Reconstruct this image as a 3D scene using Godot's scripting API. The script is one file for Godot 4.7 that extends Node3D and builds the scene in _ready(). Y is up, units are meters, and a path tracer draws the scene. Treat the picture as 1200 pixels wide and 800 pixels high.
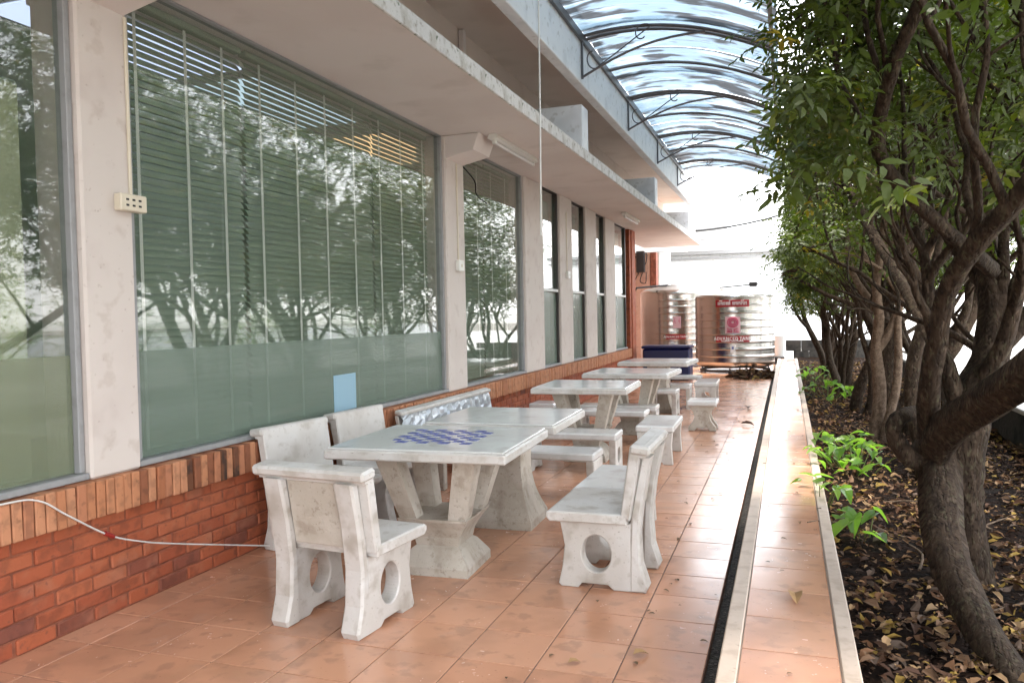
extends Node3D
# A covered terrace with concrete tables beside a building, a clipped row of gnarled trees on the right.

# ---------------------------------------------------------------- mesh building
class MB:
	var v := PackedVector3Array()
	var n := PackedVector3Array()
	var uv := PackedVector2Array()
	var has_uv := false
	func tri(a: Vector3, b: Vector3, c: Vector3) -> void:      # counter-clockwise seen from outside
		var nn := (b - a).cross(c - a).normalized()
		v.append(a); v.append(c); v.append(b)
		n.append(nn); n.append(nn); n.append(nn)
	func tri_n(a: Vector3, b: Vector3, c: Vector3, na: Vector3, nb: Vector3, nc: Vector3) -> void:
		v.append(a); v.append(c); v.append(b)
		n.append(na); n.append(nc); n.append(nb)
	func quad(a: Vector3, b: Vector3, c: Vector3, d: Vector3) -> void:
		tri(a, b, c); tri(a, c, d)
	func quad_uv(a: Vector3, b: Vector3, c: Vector3, d: Vector3, u0: Vector2, u1: Vector2) -> void:
		has_uv = true
		quad(a, b, c, d)
		var ua := Vector2(u0.x, u1.y); var ub := Vector2(u1.x, u1.y); var uc := Vector2(u1.x, u0.y); var ud := Vector2(u0.x, u0.y)
		for t in [ua, uc, ub, ua, ud, uc]: uv.append(t)
	func out(a: Vector3, b: Vector3, c: Vector3, d: Vector3, from: Vector3) -> void:   # a quad that faces away from a point
		if (b - a).cross(c - a).dot((a + b + c + d) / 4.0 - from) >= 0: quad(a, b, c, d)
		else: quad(d, c, b, a)
	func out3(a: Vector3, b: Vector3, c: Vector3, from: Vector3) -> void:
		if (b - a).cross(c - a).dot((a + b + c) / 3.0 - from) >= 0: tri(a, b, c)
		else: tri(c, b, a)
	func mesh() -> ArrayMesh:
		var m := ArrayMesh.new()
		if v.is_empty(): return m
		var a := []
		a.resize(Mesh.ARRAY_MAX)
		a[Mesh.ARRAY_VERTEX] = v
		a[Mesh.ARRAY_NORMAL] = n
		if has_uv: a[Mesh.ARRAY_TEX_UV] = uv
		m.add_surface_from_arrays(Mesh.PRIMITIVE_TRIANGLES, a)
		return m

func cbox(mb: MB, c: Vector3, s: Vector3, b: float = 0.006, bs: Basis = Basis()) -> MB:      # a chamfered box
	var h := s / 2.0
	b = minf(b, minf(h.x, minf(h.y, h.z)) * 0.9)
	var p := func(sx: int, sy: int, sz: int, ax: int) -> Vector3:
		var q := Vector3(sx * (h.x - b), sy * (h.y - b), sz * (h.z - b))
		q[ax] += b * [sx, sy, sz][ax]
		return c + bs * q
	var S := [-1, 1]
	for s1 in S:
		mb.out(p.call(s1, -1, -1, 0), p.call(s1, 1, -1, 0), p.call(s1, 1, 1, 0), p.call(s1, -1, 1, 0), c)
		mb.out(p.call(-1, s1, -1, 1), p.call(1, s1, -1, 1), p.call(1, s1, 1, 1), p.call(-1, s1, 1, 1), c)
		mb.out(p.call(-1, -1, s1, 2), p.call(1, -1, s1, 2), p.call(1, 1, s1, 2), p.call(-1, 1, s1, 2), c)
		if b > 0.0:
			for s2 in S:
				mb.out(p.call(s1, s2, -1, 0), p.call(s1, s2, 1, 0), p.call(s1, s2, 1, 1), p.call(s1, s2, -1, 1), c)
				mb.out(p.call(s1, -1, s2, 0), p.call(s1, 1, s2, 0), p.call(s1, 1, s2, 2), p.call(s1, -1, s2, 2), c)
				mb.out(p.call(-1, s1, s2, 1), p.call(1, s1, s2, 1), p.call(1, s1, s2, 2), p.call(-1, s1, s2, 2), c)
				for s3 in S:
					mb.out3(p.call(s1, s2, s3, 0), p.call(s1, s2, s3, 1), p.call(s1, s2, s3, 2), c)
	return mb

func sbox(mb: MB, lo: Vector3, hi: Vector3, b: float = 0.004) -> MB:
	return cbox(mb, (lo + hi) / 2.0, (hi - lo).abs(), b)

func extrude(mb: MB, pts: PackedVector2Array, t: float, xf: Transform3D, bev: float = 0.006) -> MB:   # outline in XY, thickness along Z
	var P := pts.duplicate()
	if Geometry2D.is_polygon_clockwise(P): P.reverse()
	var m := P.size()
	var inn := PackedVector2Array()
	for i in m:
		var e1 := (P[i] - P[(i - 1 + m) % m]).normalized()
		var e2 := (P[(i + 1) % m] - P[i]).normalized()
		var nn := (Vector2(-e1.y, e1.x) + Vector2(-e2.y, e2.x))
		if nn.length() < 0.01: nn = Vector2(-e1.y, e1.x)
		inn.append(P[i] + nn.normalized() * bev)
	var ix := Geometry2D.triangulate_polygon(inn)
	var z := t / 2.0
	for i in range(0, ix.size(), 3):
		var a := inn[ix[i]]; var b := inn[ix[i + 1]]; var c := inn[ix[i + 2]]
		if (b - a).cross(c - a) < 0:
			var k := b; b = c; c = k
		mb.tri(xf * Vector3(a.x, a.y, z), xf * Vector3(b.x, b.y, z), xf * Vector3(c.x, c.y, z))
		mb.tri(xf * Vector3(a.x, a.y, -z), xf * Vector3(c.x, c.y, -z), xf * Vector3(b.x, b.y, -z))
	for i in m:
		var j := (i + 1) % m
		var a := P[i]; var b := P[j]; var ia := inn[i]; var ib := inn[j]
		var w := z - bev
		mb.quad(xf * Vector3(a.x, a.y, -w), xf * Vector3(b.x, b.y, -w), xf * Vector3(b.x, b.y, w), xf * Vector3(a.x, a.y, w))
		mb.quad(xf * Vector3(a.x, a.y, w), xf * Vector3(b.x, b.y, w), xf * Vector3(ib.x, ib.y, z), xf * Vector3(ia.x, ia.y, z))
		mb.quad(xf * Vector3(b.x, b.y, -w), xf * Vector3(a.x, a.y, -w), xf * Vector3(ia.x, ia.y, -z), xf * Vector3(ib.x, ib.y, -z))
	return mb

func holed(mb: MB, pts: PackedVector2Array, hc: Vector2, rx: float, ry: float, t: float, xf: Transform3D, bev: float = 0.006) -> MB:  # a slab with an oval hole
	var ang := []
	for i in 40: ang.append(i * TAU / 40.0)
	for p in pts: ang.append(fposmod((p - hc).angle(), TAU))
	ang.sort()
	var O := []
	var I := []
	var m0 := pts.size()
	for a in ang:
		var d := Vector2.from_angle(a)
		var best := 9.0
		for i in m0:
			var hit = Geometry2D.segment_intersects_segment(hc, hc + d * 3.0, pts[i] + (pts[i] - pts[(i + 1) % m0]) * 1e-4, pts[(i + 1) % m0] + (pts[(i + 1) % m0] - pts[i]) * 1e-4)
			if hit != null: best = minf(best, (hit - hc).length())
		O.append(hc + d * best)
		I.append(hc + Vector2(d.x * rx, d.y * ry))
	var m := O.size()
	var z := t / 2.0
	var w := z - bev
	for i in m:
		var j := (i + 1) % m
		if (O[i] - O[j]).length() < 1e-5: continue
		var oi: Vector2 = O[i] + (hc - O[i]).normalized() * bev; var oj: Vector2 = O[j] + (hc - O[j]).normalized() * bev
		var ii: Vector2 = I[i] + (I[i] - hc).normalized() * bev; var ij: Vector2 = I[j] + (I[j] - hc).normalized() * bev
		for s in [1.0, -1.0]:
			var f := func(p: Vector2, zz: float) -> Vector3: return xf * Vector3(p.x, p.y, zz * s)
			var q := [[f.call(oi, z), f.call(oj, z), f.call(ij, z), f.call(ii, z)], [f.call(O[i], w), f.call(O[j], w), f.call(oj, z), f.call(oi, z)], [f.call(ii, z), f.call(ij, z), f.call(I[j], w), f.call(I[i], w)]]
			for k in q:
				if s > 0: mb.quad(k[0], k[1], k[2], k[3])
				else: mb.quad(k[3], k[2], k[1], k[0])
		mb.quad(xf * Vector3(O[i].x, O[i].y, -w), xf * Vector3(O[j].x, O[j].y, -w), xf * Vector3(O[j].x, O[j].y, w), xf * Vector3(O[i].x, O[i].y, w))
		mb.quad(xf * Vector3(I[j].x, I[j].y, -w), xf * Vector3(I[i].x, I[i].y, -w), xf * Vector3(I[i].x, I[i].y, w), xf * Vector3(I[j].x, I[j].y, w))
	return mb

func tube(mb: MB, pts: Array, rad: Array, sides: int = 8, rough: float = 0.0, rng: RandomNumberGenerator = null) -> MB:
	var m := pts.size()
	var rings := []
	var norms := []
	var t0: Vector3 = (pts[1] - pts[0]).normalized()
	var u := t0.cross(Vector3.UP if absf(t0.y) < 0.9 else Vector3.RIGHT).normalized()
	var flute := []
	for k in sides: flute.append(1.0 + (rng.randf_range(-rough, rough) * 1.6 if rng else 0.0))
	for i in m:
		var t: Vector3 = (pts[mini(i + 1, m - 1)] - pts[maxi(i - 1, 0)]).normalized()
		u = (u - t * u.dot(t)).normalized()
		var w := t.cross(u)
		var ring := PackedVector3Array()
		var nr := PackedVector3Array()
		for k in sides:
			var a := TAU * k / sides
			var d := u * cos(a) + w * sin(a)
			ring.append(pts[i] + d * rad[i] * flute[k] * (1.0 + (rng.randf_range(-rough, rough) * 0.6 if rng else 0.0)))
			nr.append(d)
		rings.append(ring); norms.append(nr)
	for i in m - 1:
		for k in sides:
			var j := (k + 1) % sides
			mb.tri_n(rings[i][k], rings[i][j], rings[i + 1][j], norms[i][k], norms[i][j], norms[i + 1][j])
			mb.tri_n(rings[i][k], rings[i + 1][j], rings[i + 1][k], norms[i][k], norms[i + 1][j], norms[i + 1][k])
	for k in sides:
		var j := (k + 1) % sides
		mb.tri(pts[0], rings[0][j], rings[0][k])
		mb.tri(pts[m - 1], rings[m - 1][k], rings[m - 1][j])
	return mb

func smooth_path(p: Array, r: Array, steps: int) -> Array:   # Catmull-Rom through points, radii with them
	var P := []
	var Q := []
	for i in p.size() - 1:
		var a: Vector3 = p[maxi(i - 1, 0)]; var b: Vector3 = p[i]; var c: Vector3 = p[i + 1]; var d: Vector3 = p[mini(i + 2, p.size() - 1)]
		for s in steps:
			var t := float(s) / steps
			P.append(b.cubic_interpolate(c, a, d, t))
			Q.append(lerpf(r[i], r[i + 1], t))
	P.append(p[-1]); Q.append(r[-1])
	return [P, Q]

func lathe(mb: MB, prof: Array, segs: int, c: Vector3 = Vector3.ZERO) -> MB:    # [radius, height] from bottom to top, smooth
	var m := prof.size()
	var nm := []
	for i in m:
		var a: Vector2 = prof[maxi(i - 1, 0)]; var b: Vector2 = prof[mini(i + 1, m - 1)]
		var t := (b - a).normalized()
		nm.append(Vector2(t.y, -t.x))
	for i in m - 1:
		for k in segs:
			var d0 := Vector3(cos(TAU * k / segs), 0, -sin(TAU * k / segs)); var d1 := Vector3(cos(TAU * (k + 1) / segs), 0, -sin(TAU * (k + 1) / segs))
			var a: Vector3 = c + d0 * prof[i].x + Vector3.UP * prof[i].y; var b: Vector3 = c + d1 * prof[i].x + Vector3.UP * prof[i].y
			var e: Vector3 = c + d1 * prof[i + 1].x + Vector3.UP * prof[i + 1].y; var f: Vector3 = c + d0 * prof[i + 1].x + Vector3.UP * prof[i + 1].y
			var na: Vector3 = d0 * nm[i].x + Vector3.UP * nm[i].y; var nb: Vector3 = d1 * nm[i].x + Vector3.UP * nm[i].y
			var ne: Vector3 = d1 * nm[i + 1].x + Vector3.UP * nm[i + 1].y; var nf: Vector3 = d0 * nm[i + 1].x + Vector3.UP * nm[i + 1].y
			mb.tri_n(a, b, e, na, nb, ne); mb.tri_n(a, e, f, na, ne, nf)
	return mb

func loft(mb: MB, prof: Array) -> MB:     # [height, half width x, half width z] squares joined bottom to top
	for i in prof.size() - 1:
		var a = prof[i]; var b = prof[i + 1]
		var c := Vector3(0, (a[0] + b[0]) / 2.0, 0)
		for s in [-1.0, 1.0]:
			mb.out(Vector3(s * a[1], a[0], -a[2]), Vector3(s * a[1], a[0], a[2]), Vector3(s * b[1], b[0], b[2]), Vector3(s * b[1], b[0], -b[2]), c)
			mb.out(Vector3(-a[1], a[0], s * a[2]), Vector3(a[1], a[0], s * a[2]), Vector3(b[1], b[0], s * b[2]), Vector3(-b[1], b[0], s * b[2]), c)
	var q = prof[0]; var w = prof[-1]
	mb.quad(Vector3(-q[1], q[0], -q[2]), Vector3(q[1], q[0], -q[2]), Vector3(q[1], q[0], q[2]), Vector3(-q[1], q[0], q[2]))
	mb.quad(Vector3(-w[1], w[0], w[2]), Vector3(w[1], w[0], w[2]), Vector3(w[1], w[0], -w[2]), Vector3(-w[1], w[0], -w[2]))
	return mb

# ---------------------------------------------------------------- things
var taken := {}
func numbered(called: String) -> String:
	if not taken.has(called):
		taken[called] = 0
		return called
	taken[called] += 1
	return "%s_%03d" % [called, taken[called]]
func tag(o: Node, label: String, category: String, group := "") -> Node:
	o.set_meta("label", label); o.set_meta("category", category)
	if group: o.set_meta("group", group)
	return o
func thing(called: String, label: String, category: String, at := Vector3.ZERO, turn := 0.0, group := "") -> Node3D:
	var o := Node3D.new()
	o.name = numbered(called)
	add_child(o)
	o.position = at
	o.rotation.y = turn
	tag(o, label, category, group)
	return o
func obj(called: String, m, mat: Material, parent: Node = null) -> MeshInstance3D:
	var o := MeshInstance3D.new()
	o.mesh = m.mesh() if m is MB else m
	o.material_override = mat
	o.name = numbered(called) if parent == null else called
	(self if parent == null else parent).add_child(o, true)
	return o
func struct(called: String, m, mat: Material) -> MeshInstance3D:
	var o := obj(called, m, mat)
	o.set_meta("kind", "structure")
	return o
func copy(src: Node3D, at: Vector3, turn: float, label: String) -> Node3D:
	var r: Node3D = src.duplicate()
	r.name = numbered(str(src.name).rstrip("0123456789").trim_suffix("_"))
	add_child(r)
	r.position = at
	r.rotation.y = turn
	r.set_meta("label", label)
	return r

# ---------------------------------------------------------------- materials
func lin(r: float, g: float, b: float, a := 1.0) -> Color:
	var c := Color(r, g, b).linear_to_srgb()
	c.a = a
	return c
func noise_img(size: int, seed_: int, freq: float, oct := 4, kind := FastNoiseLite.TYPE_SIMPLEX_SMOOTH) -> PackedByteArray:
	var f := FastNoiseLite.new()
	f.seed = seed_; f.frequency = freq; f.fractal_octaves = oct; f.noise_type = kind
	var im := f.get_seamless_image(size, size)
	im.convert(Image.FORMAT_L8)
	return im.get_data()
# layers: [seed, frequency, octaves, low, high, colour (sRGB), strength]
func layered(size: int, base: Color, layers: Array) -> ImageTexture:
	var cnt := size * size
	var px := PackedByteArray()
	px.resize(cnt * 4)
	var rr := PackedFloat32Array(); var gg := PackedFloat32Array(); var bb := PackedFloat32Array(); var aa := PackedFloat32Array()
	rr.resize(cnt); gg.resize(cnt); bb.resize(cnt); aa.resize(cnt)
	rr.fill(base.r); gg.fill(base.g); bb.fill(base.b); aa.fill(base.a)
	for L in layers:
		var d := noise_img(size, L[0], L[1], L[2])
		var lut := PackedFloat32Array()
		for i in 256: lut.append(smoothstep(L[3], L[4], i / 255.0) * L[6])
		var c: Color = L[5]
		for i in cnt:
			var k := lut[d[i]]
			if k > 0.002:
				rr[i] += (c.r - rr[i]) * k; gg[i] += (c.g - gg[i]) * k; bb[i] += (c.b - bb[i]) * k; aa[i] += (c.a - aa[i]) * k
	for i in cnt:
		var j := i * 4
		px[j] = clampi(int(rr[i] * 255.0), 0, 255); px[j + 1] = clampi(int(gg[i] * 255.0), 0, 255); px[j + 2] = clampi(int(bb[i] * 255.0), 0, 255); px[j + 3] = clampi(int(aa[i] * 255.0), 0, 255)
	var im := Image.create_from_data(size, size, false, Image.FORMAT_RGBA8, px)
	return ImageTexture.create_from_image(im)
func grey_tex(size: int, seed_: int, freq: float, oct: int, lo: float, hi: float) -> ImageTexture:
	return layered(size, Color(lo, lo, lo), [[seed_, freq, oct, 0.15, 0.85, Color(hi, hi, hi), 1.0]])
func flat_mat(c: Color, rough: float, metal := 0.0) -> StandardMaterial3D:
	var m := StandardMaterial3D.new()
	m.albedo_color = c; m.roughness = rough; m.metallic = metal
	return m
# triplanar material; metres = width of one repeat
func surf(tex: Texture2D, metres: float, rough: float, bump: Texture2D = null, bump_cm := 0.0, world := true, tint := Color.WHITE) -> StandardMaterial3D:
	var m := StandardMaterial3D.new()
	m.albedo_color = tint
	m.albedo_texture = tex
	m.roughness = rough
	m.uv1_triplanar = true
	m.uv1_world_triplanar = world
	m.uv1_scale = Vector3.ONE / metres
	if bump:
		m.heightmap_enabled = true
		m.heightmap_texture = bump
		m.heightmap_scale = bump_cm
	return m

var M := {}
func make_materials() -> void:
	var bump_fine := grey_tex(256, 11, 0.03, 4, 0.0, 1.0)
	var bump_pit := layered(256, Color.WHITE, [[12, 0.06, 3, 0.62, 0.8, Color(0, 0, 0), 0.9], [13, 0.02, 4, 0.3, 0.9, Color(0.5, 0.5, 0.5), 0.5]])
	# white-painted cast concrete, worn: grime, chalky patches, brown specks
	var cw := layered(512, Color(0.735, 0.715, 0.69), [[21, 0.004, 4, 0.35, 0.8, Color(0.795, 0.785, 0.77), 0.8], [22, 0.007, 5, 0.55, 0.92, Color(0.57, 0.53, 0.48), 0.6], [23, 0.022, 5, 0.62, 0.9, Color(0.58, 0.545, 0.50), 0.35], [24, 0.09, 2, 0.80, 0.92, Color(0.42, 0.38, 0.34), 0.35]])
	M.white = surf(cw, 1.1, 0.5, bump_pit, 0.06)
	var ctop := layered(512, Color(0.79, 0.785, 0.775), [[31, 0.004, 4, 0.35, 0.8, Color(0.84, 0.84, 0.835), 0.8], [32, 0.008, 5, 0.62, 0.95, Color(0.63, 0.61, 0.58), 0.4], [33, 0.05, 3, 0.78, 0.92, Color(0.5, 0.48, 0.45), 0.3]])
	M.top = surf(ctop, 1.3, 0.16, bump_fine, 0.015)
	M.top.metallic_specular = 0.6
	# bare rough concrete of pedestals and the back of the chair
	var craw := layered(512, Color(0.69, 0.655, 0.605), [[41, 0.005, 5, 0.35, 0.8, Color(0.755, 0.73, 0.69), 0.8], [42, 0.009, 5, 0.56, 0.9, Color(0.55, 0.50, 0.44), 0.55], [43, 0.03, 4, 0.68, 0.9, Color(0.44, 0.39, 0.34), 0.45], [44, 0.12, 2, 0.80, 0.92, Color(0.30, 0.27, 0.24), 0.5]])
	M.raw = surf(craw, 0.9, 0.8, bump_pit, 0.18)
	# painted plaster of the building
	var plas := layered(512, Color(0.775, 0.735, 0.705), [[51, 0.004, 4, 0.4, 0.8, Color(0.755, 0.71, 0.68), 0.8], [52, 0.008, 4, 0.66, 0.95, Color(0.71, 0.66, 0.63), 0.4], [53, 0.05, 3, 0.82, 0.95, Color(0.58, 0.52, 0.47), 0.5], [49, 0.014, 5, 0.68, 0.9, Color(0.68, 0.625, 0.58), 0.45]])
	M.plaster = surf(plas, 1.6, 0.75, bump_fine, 0.05)
	var soff := layered(512, Color(0.85, 0.81, 0.785), [[54, 0.003, 4, 0.35, 0.85, Color(0.825, 0.78, 0.755), 0.8], [55, 0.007, 5, 0.65, 0.95, Color(0.77, 0.725, 0.695), 0.4]])
	M.soffit = surf(soff, 2.4, 0.8, bump_fine, 0.05)
	var edge := layered(512, Color(0.80, 0.785, 0.77), [[56, 0.010, 5, 0.45, 0.75, Color(0.70, 0.675, 0.64), 0.8], [57, 0.02, 4, 0.66, 0.9, Color(0.56, 0.525, 0.47), 0.6], [58, 0.008, 4, 0.80, 0.9, Color(0.30, 0.34, 0.25), 0.8], [59, 0.10, 2, 0.8, 0.94, Color(0.48, 0.43, 0.38), 0.4]])
	M.slab_edge = surf(edge, 0.9, 0.85, bump_pit, 0.2)
	var white_paint := layered(256, Color(0.88, 0.885, 0.89), [[61, 0.012, 4, 0.5, 0.85, Color(0.80, 0.805, 0.81), 0.7], [62, 0.05, 3, 0.7, 0.85, Color(0.70, 0.69, 0.67), 0.5]])
	M.white_wall = surf(white_paint, 2.0, 0.7)
	var brown := layered(256, Color(0.84, 0.78, 0.73), [[63, 0.006, 4, 0.4, 0.8, Color(0.80, 0.735, 0.685), 0.8]])
	M.upper = surf(brown, 2.0, 0.85)
	M.pink = surf(layered(256, Color(0.76, 0.62, 0.55), [[64, 0.012, 4, 0.4, 0.8, Color(0.71, 0.56, 0.49), 0.8], [65, 0.04, 3, 0.72, 0.9, Color(0.60, 0.49, 0.43), 0.5]]), 1.2, 0.85)
	# bricks: four tones that share a grain
	M.bricks = []
	var bc := [Color(0.62, 0.325, 0.20), Color(0.605, 0.31, 0.19), Color(0.58, 0.29, 0.18), Color(0.635, 0.345, 0.22), Color(0.50, 0.27, 0.195), Color(0.46, 0.255, 0.195)]
	for i in bc.size():
		var c: Color = bc[i]
		M.bricks.append(surf(layered(256, c, [[70 + i, 0.018, 4, 0.4, 0.8, c.darkened(0.16), 0.9], [80 + i, 0.008, 4, 0.55, 0.9, Color(0.62, 0.42, 0.33), 0.5], [90 + i, 0.04, 3, 0.74, 0.92, Color(0.36, 0.22, 0.18), 0.4]]), 0.7, 0.8, bump_fine, 0.12))
	M.sills = []
	var sc := [Color(0.69, 0.465, 0.325), Color(0.67, 0.44, 0.30), Color(0.70, 0.485, 0.35), Color(0.60, 0.37, 0.24), Color(0.52, 0.31, 0.20), Color(0.655, 0.43, 0.305)]
	for i in sc.size():
		var c: Color = sc[i]
		M.sills.append(surf(layered(256, c, [[100 + i, 0.02, 4, 0.4, 0.8, c.darkened(0.15), 0.9], [110 + i, 0.03, 3, 0.74, 0.92, Color(0.42, 0.28, 0.19), 0.4]]), 0.5, 0.75, bump_fine, 0.1))
	M.sill_dark = surf(layered(256, Color(0.40, 0.24, 0.15), [[120, 0.010, 4, 0.4, 0.8, Color(0.20, 0.135, 0.095), 0.9], [121, 0.02, 3, 0.7, 0.95, Color(0.52, 0.36, 0.22), 0.5]]), 0.5, 0.85)
	M.mortar = surf(layered(256, Color(0.535, 0.32, 0.235), [[122, 0.03, 4, 0.4, 0.8, Color(0.46, 0.27, 0.20), 0.8]]), 0.5, 0.95)
	# floor tiles: glazed terracotta, three tones
	M.tiles = []
	var tc := [Color(0.775, 0.57, 0.45), Color(0.762, 0.555, 0.437), Color(0.785, 0.582, 0.465)]
	var trough := layered(512, Color(0.17, 0.17, 0.17), [[130, 0.006, 5, 0.35, 0.85, Color(0.26, 0.26, 0.26), 0.9], [131, 0.05, 3, 0.7, 0.95, Color(0.36, 0.36, 0.36), 0.4]])
	for i in 3:
		var m := surf(layered(512, tc[i], [[132 + i, 0.005, 4, 0.4, 0.8, (tc[i] as Color).darkened(0.08), 0.9], [136 + i, 0.014, 5, 0.62, 0.85, Color(0.57, 0.43, 0.36), 0.35], [140 + i, 0.1, 2, 0.84, 0.94, Color(0.48, 0.34, 0.28), 0.35], [144 + i, 0.008, 4, 0.68, 0.95, Color(0.72, 0.58, 0.50), 0.3]]), 1.3, 1.0, bump_fine, 0.015)
		m.roughness = 1.0
		m.roughness_texture = trough
		m.metallic_specular = 0.6
		M.tiles.append(m)
	M.grout = surf(layered(256, Color(0.44, 0.335, 0.28), [[150, 0.03, 4, 0.4, 0.8, Color(0.34, 0.26, 0.22), 0.8]]), 0.5, 0.9)
	M.kerb_edge = surf(layered(512, Color(0.74, 0.665, 0.60), [[151, 0.012, 5, 0.45, 0.8, Color(0.66, 0.58, 0.515), 0.8], [152, 0.03, 3, 0.76, 0.92, Color(0.55, 0.47, 0.41), 0.45]]), 1.0, 0.55, bump_fine, 0.06)
	M.drain = surf(layered(256, Color(0.17, 0.16, 0.145), [[153, 0.03, 4, 0.5, 0.75, Color(0.06, 0.055, 0.05), 0.9], [154, 0.06, 3, 0.62, 0.8, Color(0.42, 0.39, 0.36), 0.8]]), 0.35, 0.9, bump_pit, 1.0)
	M.soil = surf(layered(512, Color(0.135, 0.098, 0.076), [[155, 0.012, 5, 0.4, 0.75, Color(0.065, 0.052, 0.045), 0.9], [156, 0.05, 4, 0.62, 0.8, Color(0.22, 0.165, 0.125), 0.7]]), 0.8, 0.95, bump_pit, 2.5)
	M.soil.metallic_specular = 0.15
	M.pave = surf(layered(256, Color(0.72, 0.71, 0.69), [[157, 0.01, 5, 0.4, 0.8, Color(0.66, 0.65, 0.63), 0.8]]), 3.0, 0.85)
	M.ground = surf(layered(256, Color(0.46, 0.44, 0.40), [[158, 0.02, 5, 0.4, 0.8, Color(0.38, 0.36, 0.33), 0.8]]), 4.0, 0.95)
	M.garden_wall = surf(layered(256, Color(0.24, 0.225, 0.205), [[159, 0.015, 5, 0.4, 0.8, Color(0.13, 0.125, 0.115), 0.9]]), 1.2, 0.95, bump_pit, 0.4)
	# steel, frames
	M.rib = flat_mat(Color(0.38, 0.37, 0.37), 0.4, 0.7)
	M.frame = surf(layered(256, Color(0.55, 0.55, 0.55), [[160, 0.02, 4, 0.5, 0.95, Color(0.48, 0.48, 0.475), 0.6]]), 0.6, 0.5)
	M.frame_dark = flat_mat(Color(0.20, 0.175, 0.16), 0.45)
	M.frame_white = flat_mat(Color(0.80, 0.80, 0.79), 0.45)
	M.white_plastic = flat_mat(Color(0.86, 0.855, 0.83), 0.4)
	M.cream_plastic = flat_mat(Color(0.80, 0.76, 0.68), 0.45)
	M.black = flat_mat(Color(0.06, 0.06, 0.06), 0.6)
	M.dark_box = flat_mat(Color(0.13, 0.12, 0.12), 0.6)
	M.cord = flat_mat(Color(0.80, 0.79, 0.77), 0.5)
	M.red = flat_mat(Color(0.55, 0.13, 0.10), 0.6)
	M.pane = flat_mat(Color(0.36, 0.44, 0.37, 0.16), 0.02)
	M.pane.transparency = BaseMaterial3D.TRANSPARENCY_ALPHA
	M.pane.metallic_specular = 0.62
	M.film = flat_mat(Color(0.47, 0.535, 0.48, 0.45), 0.3)
	M.film.transparency = BaseMaterial3D.TRANSPARENCY_ALPHA
	M.film_olive = flat_mat(Color(0.51, 0.54, 0.44, 0.45), 0.3)
	M.film_olive.transparency = BaseMaterial3D.TRANSPARENCY_ALPHA
	M.slat = flat_mat(Color(0.52, 0.565, 0.49), 0.6)
	M.tape = flat_mat(Color(0.86, 0.87, 0.83), 0.8)
	M.shade = surf(layered(256, Color(0.60, 0.62, 0.50), [[161, 0.01, 4, 0.4, 0.8, Color(0.56, 0.58, 0.46), 0.8]]), 1.0, 0.9)
	M.shade_grey = surf(layered(256, Color(0.64, 0.72, 0.68), [[162, 0.01, 4, 0.4, 0.8, Color(0.60, 0.68, 0.64), 0.8]]), 1.0, 0.9)
	M.room = flat_mat(Color(0.60, 0.57, 0.52), 0.9)
	M.ceiling = flat_mat(Color(0.80, 0.80, 0.80), 0.9)
	M.paper = flat_mat(Color(0.54, 0.66, 0.72), 0.8)
	M.blue = flat_mat(Color(0.015, 0.06, 0.27), 0.4)
	M.chess = surf(layered(256, Color(0.20, 0.25, 0.55), [[163, 0.05, 4, 0.55, 0.7, Color(0.50, 0.53, 0.70), 0.8]]), 0.3, 0.35)
	M.foil = surf(layered(256, Color(0.72, 0.74, 0.76), [[164, 0.02, 4, 0.4, 0.8, Color(0.55, 0.57, 0.60), 0.7]]), 0.5, 0.35)
	M.foil.metallic = 0.5
	# stainless steel
	M.steel = StandardMaterial3D.new()
	M.steel.albedo_color = Color(0.74, 0.72, 0.70); M.steel.metallic = 1.0; M.steel.roughness = 0.22
	M.steel_top = StandardMaterial3D.new()
	M.steel_top.albedo_color = Color(0.80, 0.79, 0.77); M.steel_top.metallic = 0.6; M.steel_top.roughness = 0.5
	M.label_red = flat_mat(Color(0.60, 0.10, 0.14), 0.5)
	M.label_pink = flat_mat(Color(0.80, 0.66, 0.68), 0.5)
	M.label_white = flat_mat(Color(0.85, 0.84, 0.84), 0.5)
	M.magenta = flat_mat(Color(0.75, 0.16, 0.38), 0.5)
	# canopy sheet: blue tinted plastic with dirt washed along the slope
	M.poly = StandardMaterial3D.new()
	M.poly.albedo_texture = layered(512, Color(0.36, 0.43, 0.48, 0.965), [[170, 0.006, 4, 0.45, 0.8, Color(0.49, 0.55, 0.59, 0.94), 0.8], [171, 0.010, 4, 0.53, 0.72, Color(0.10, 0.105, 0.115, 0.985), 0.9], [172, 0.03, 3, 0.66, 0.85, Color(0.19, 0.20, 0.22, 0.97), 0.5]])
	M.poly.transparency = BaseMaterial3D.TRANSPARENCY_ALPHA
	M.poly.roughness = 0.3
	M.poly.backlight_enabled = true
	M.poly.backlight = Color(0.96, 0.985, 1.0)
	# bark and leaves
	var bark := layered(512, Color(0.245, 0.198, 0.16), [[180, 0.012, 5, 0.4, 0.7, Color(0.17, 0.135, 0.11), 0.9], [181, 0.04, 4, 0.55, 0.75, Color(0.11, 0.085, 0.07), 0.7], [182, 0.018, 4, 0.62, 0.8, Color(0.37, 0.315, 0.265), 0.7], [183, 0.03, 3, 0.7, 0.82, Color(0.36, 0.36, 0.27), 0.6]])
	M.bark = surf(bark, 0.45, 0.9, bump_pit, 1.2)
	M.bark.uv1_scale = Vector3(2.6, 1.1, 2.6)
	var pale := layered(512, Color(0.46, 0.395, 0.335), [[184, 0.012, 5, 0.4, 0.7, Color(0.36, 0.30, 0.25), 0.9], [185, 0.04, 4, 0.58, 0.75, Color(0.24, 0.195, 0.16), 0.7]])
	M.bark_pale = surf(pale, 0.45, 0.9, bump_pit, 0.9)
	M.bark.metallic_specular = 0.25
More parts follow.
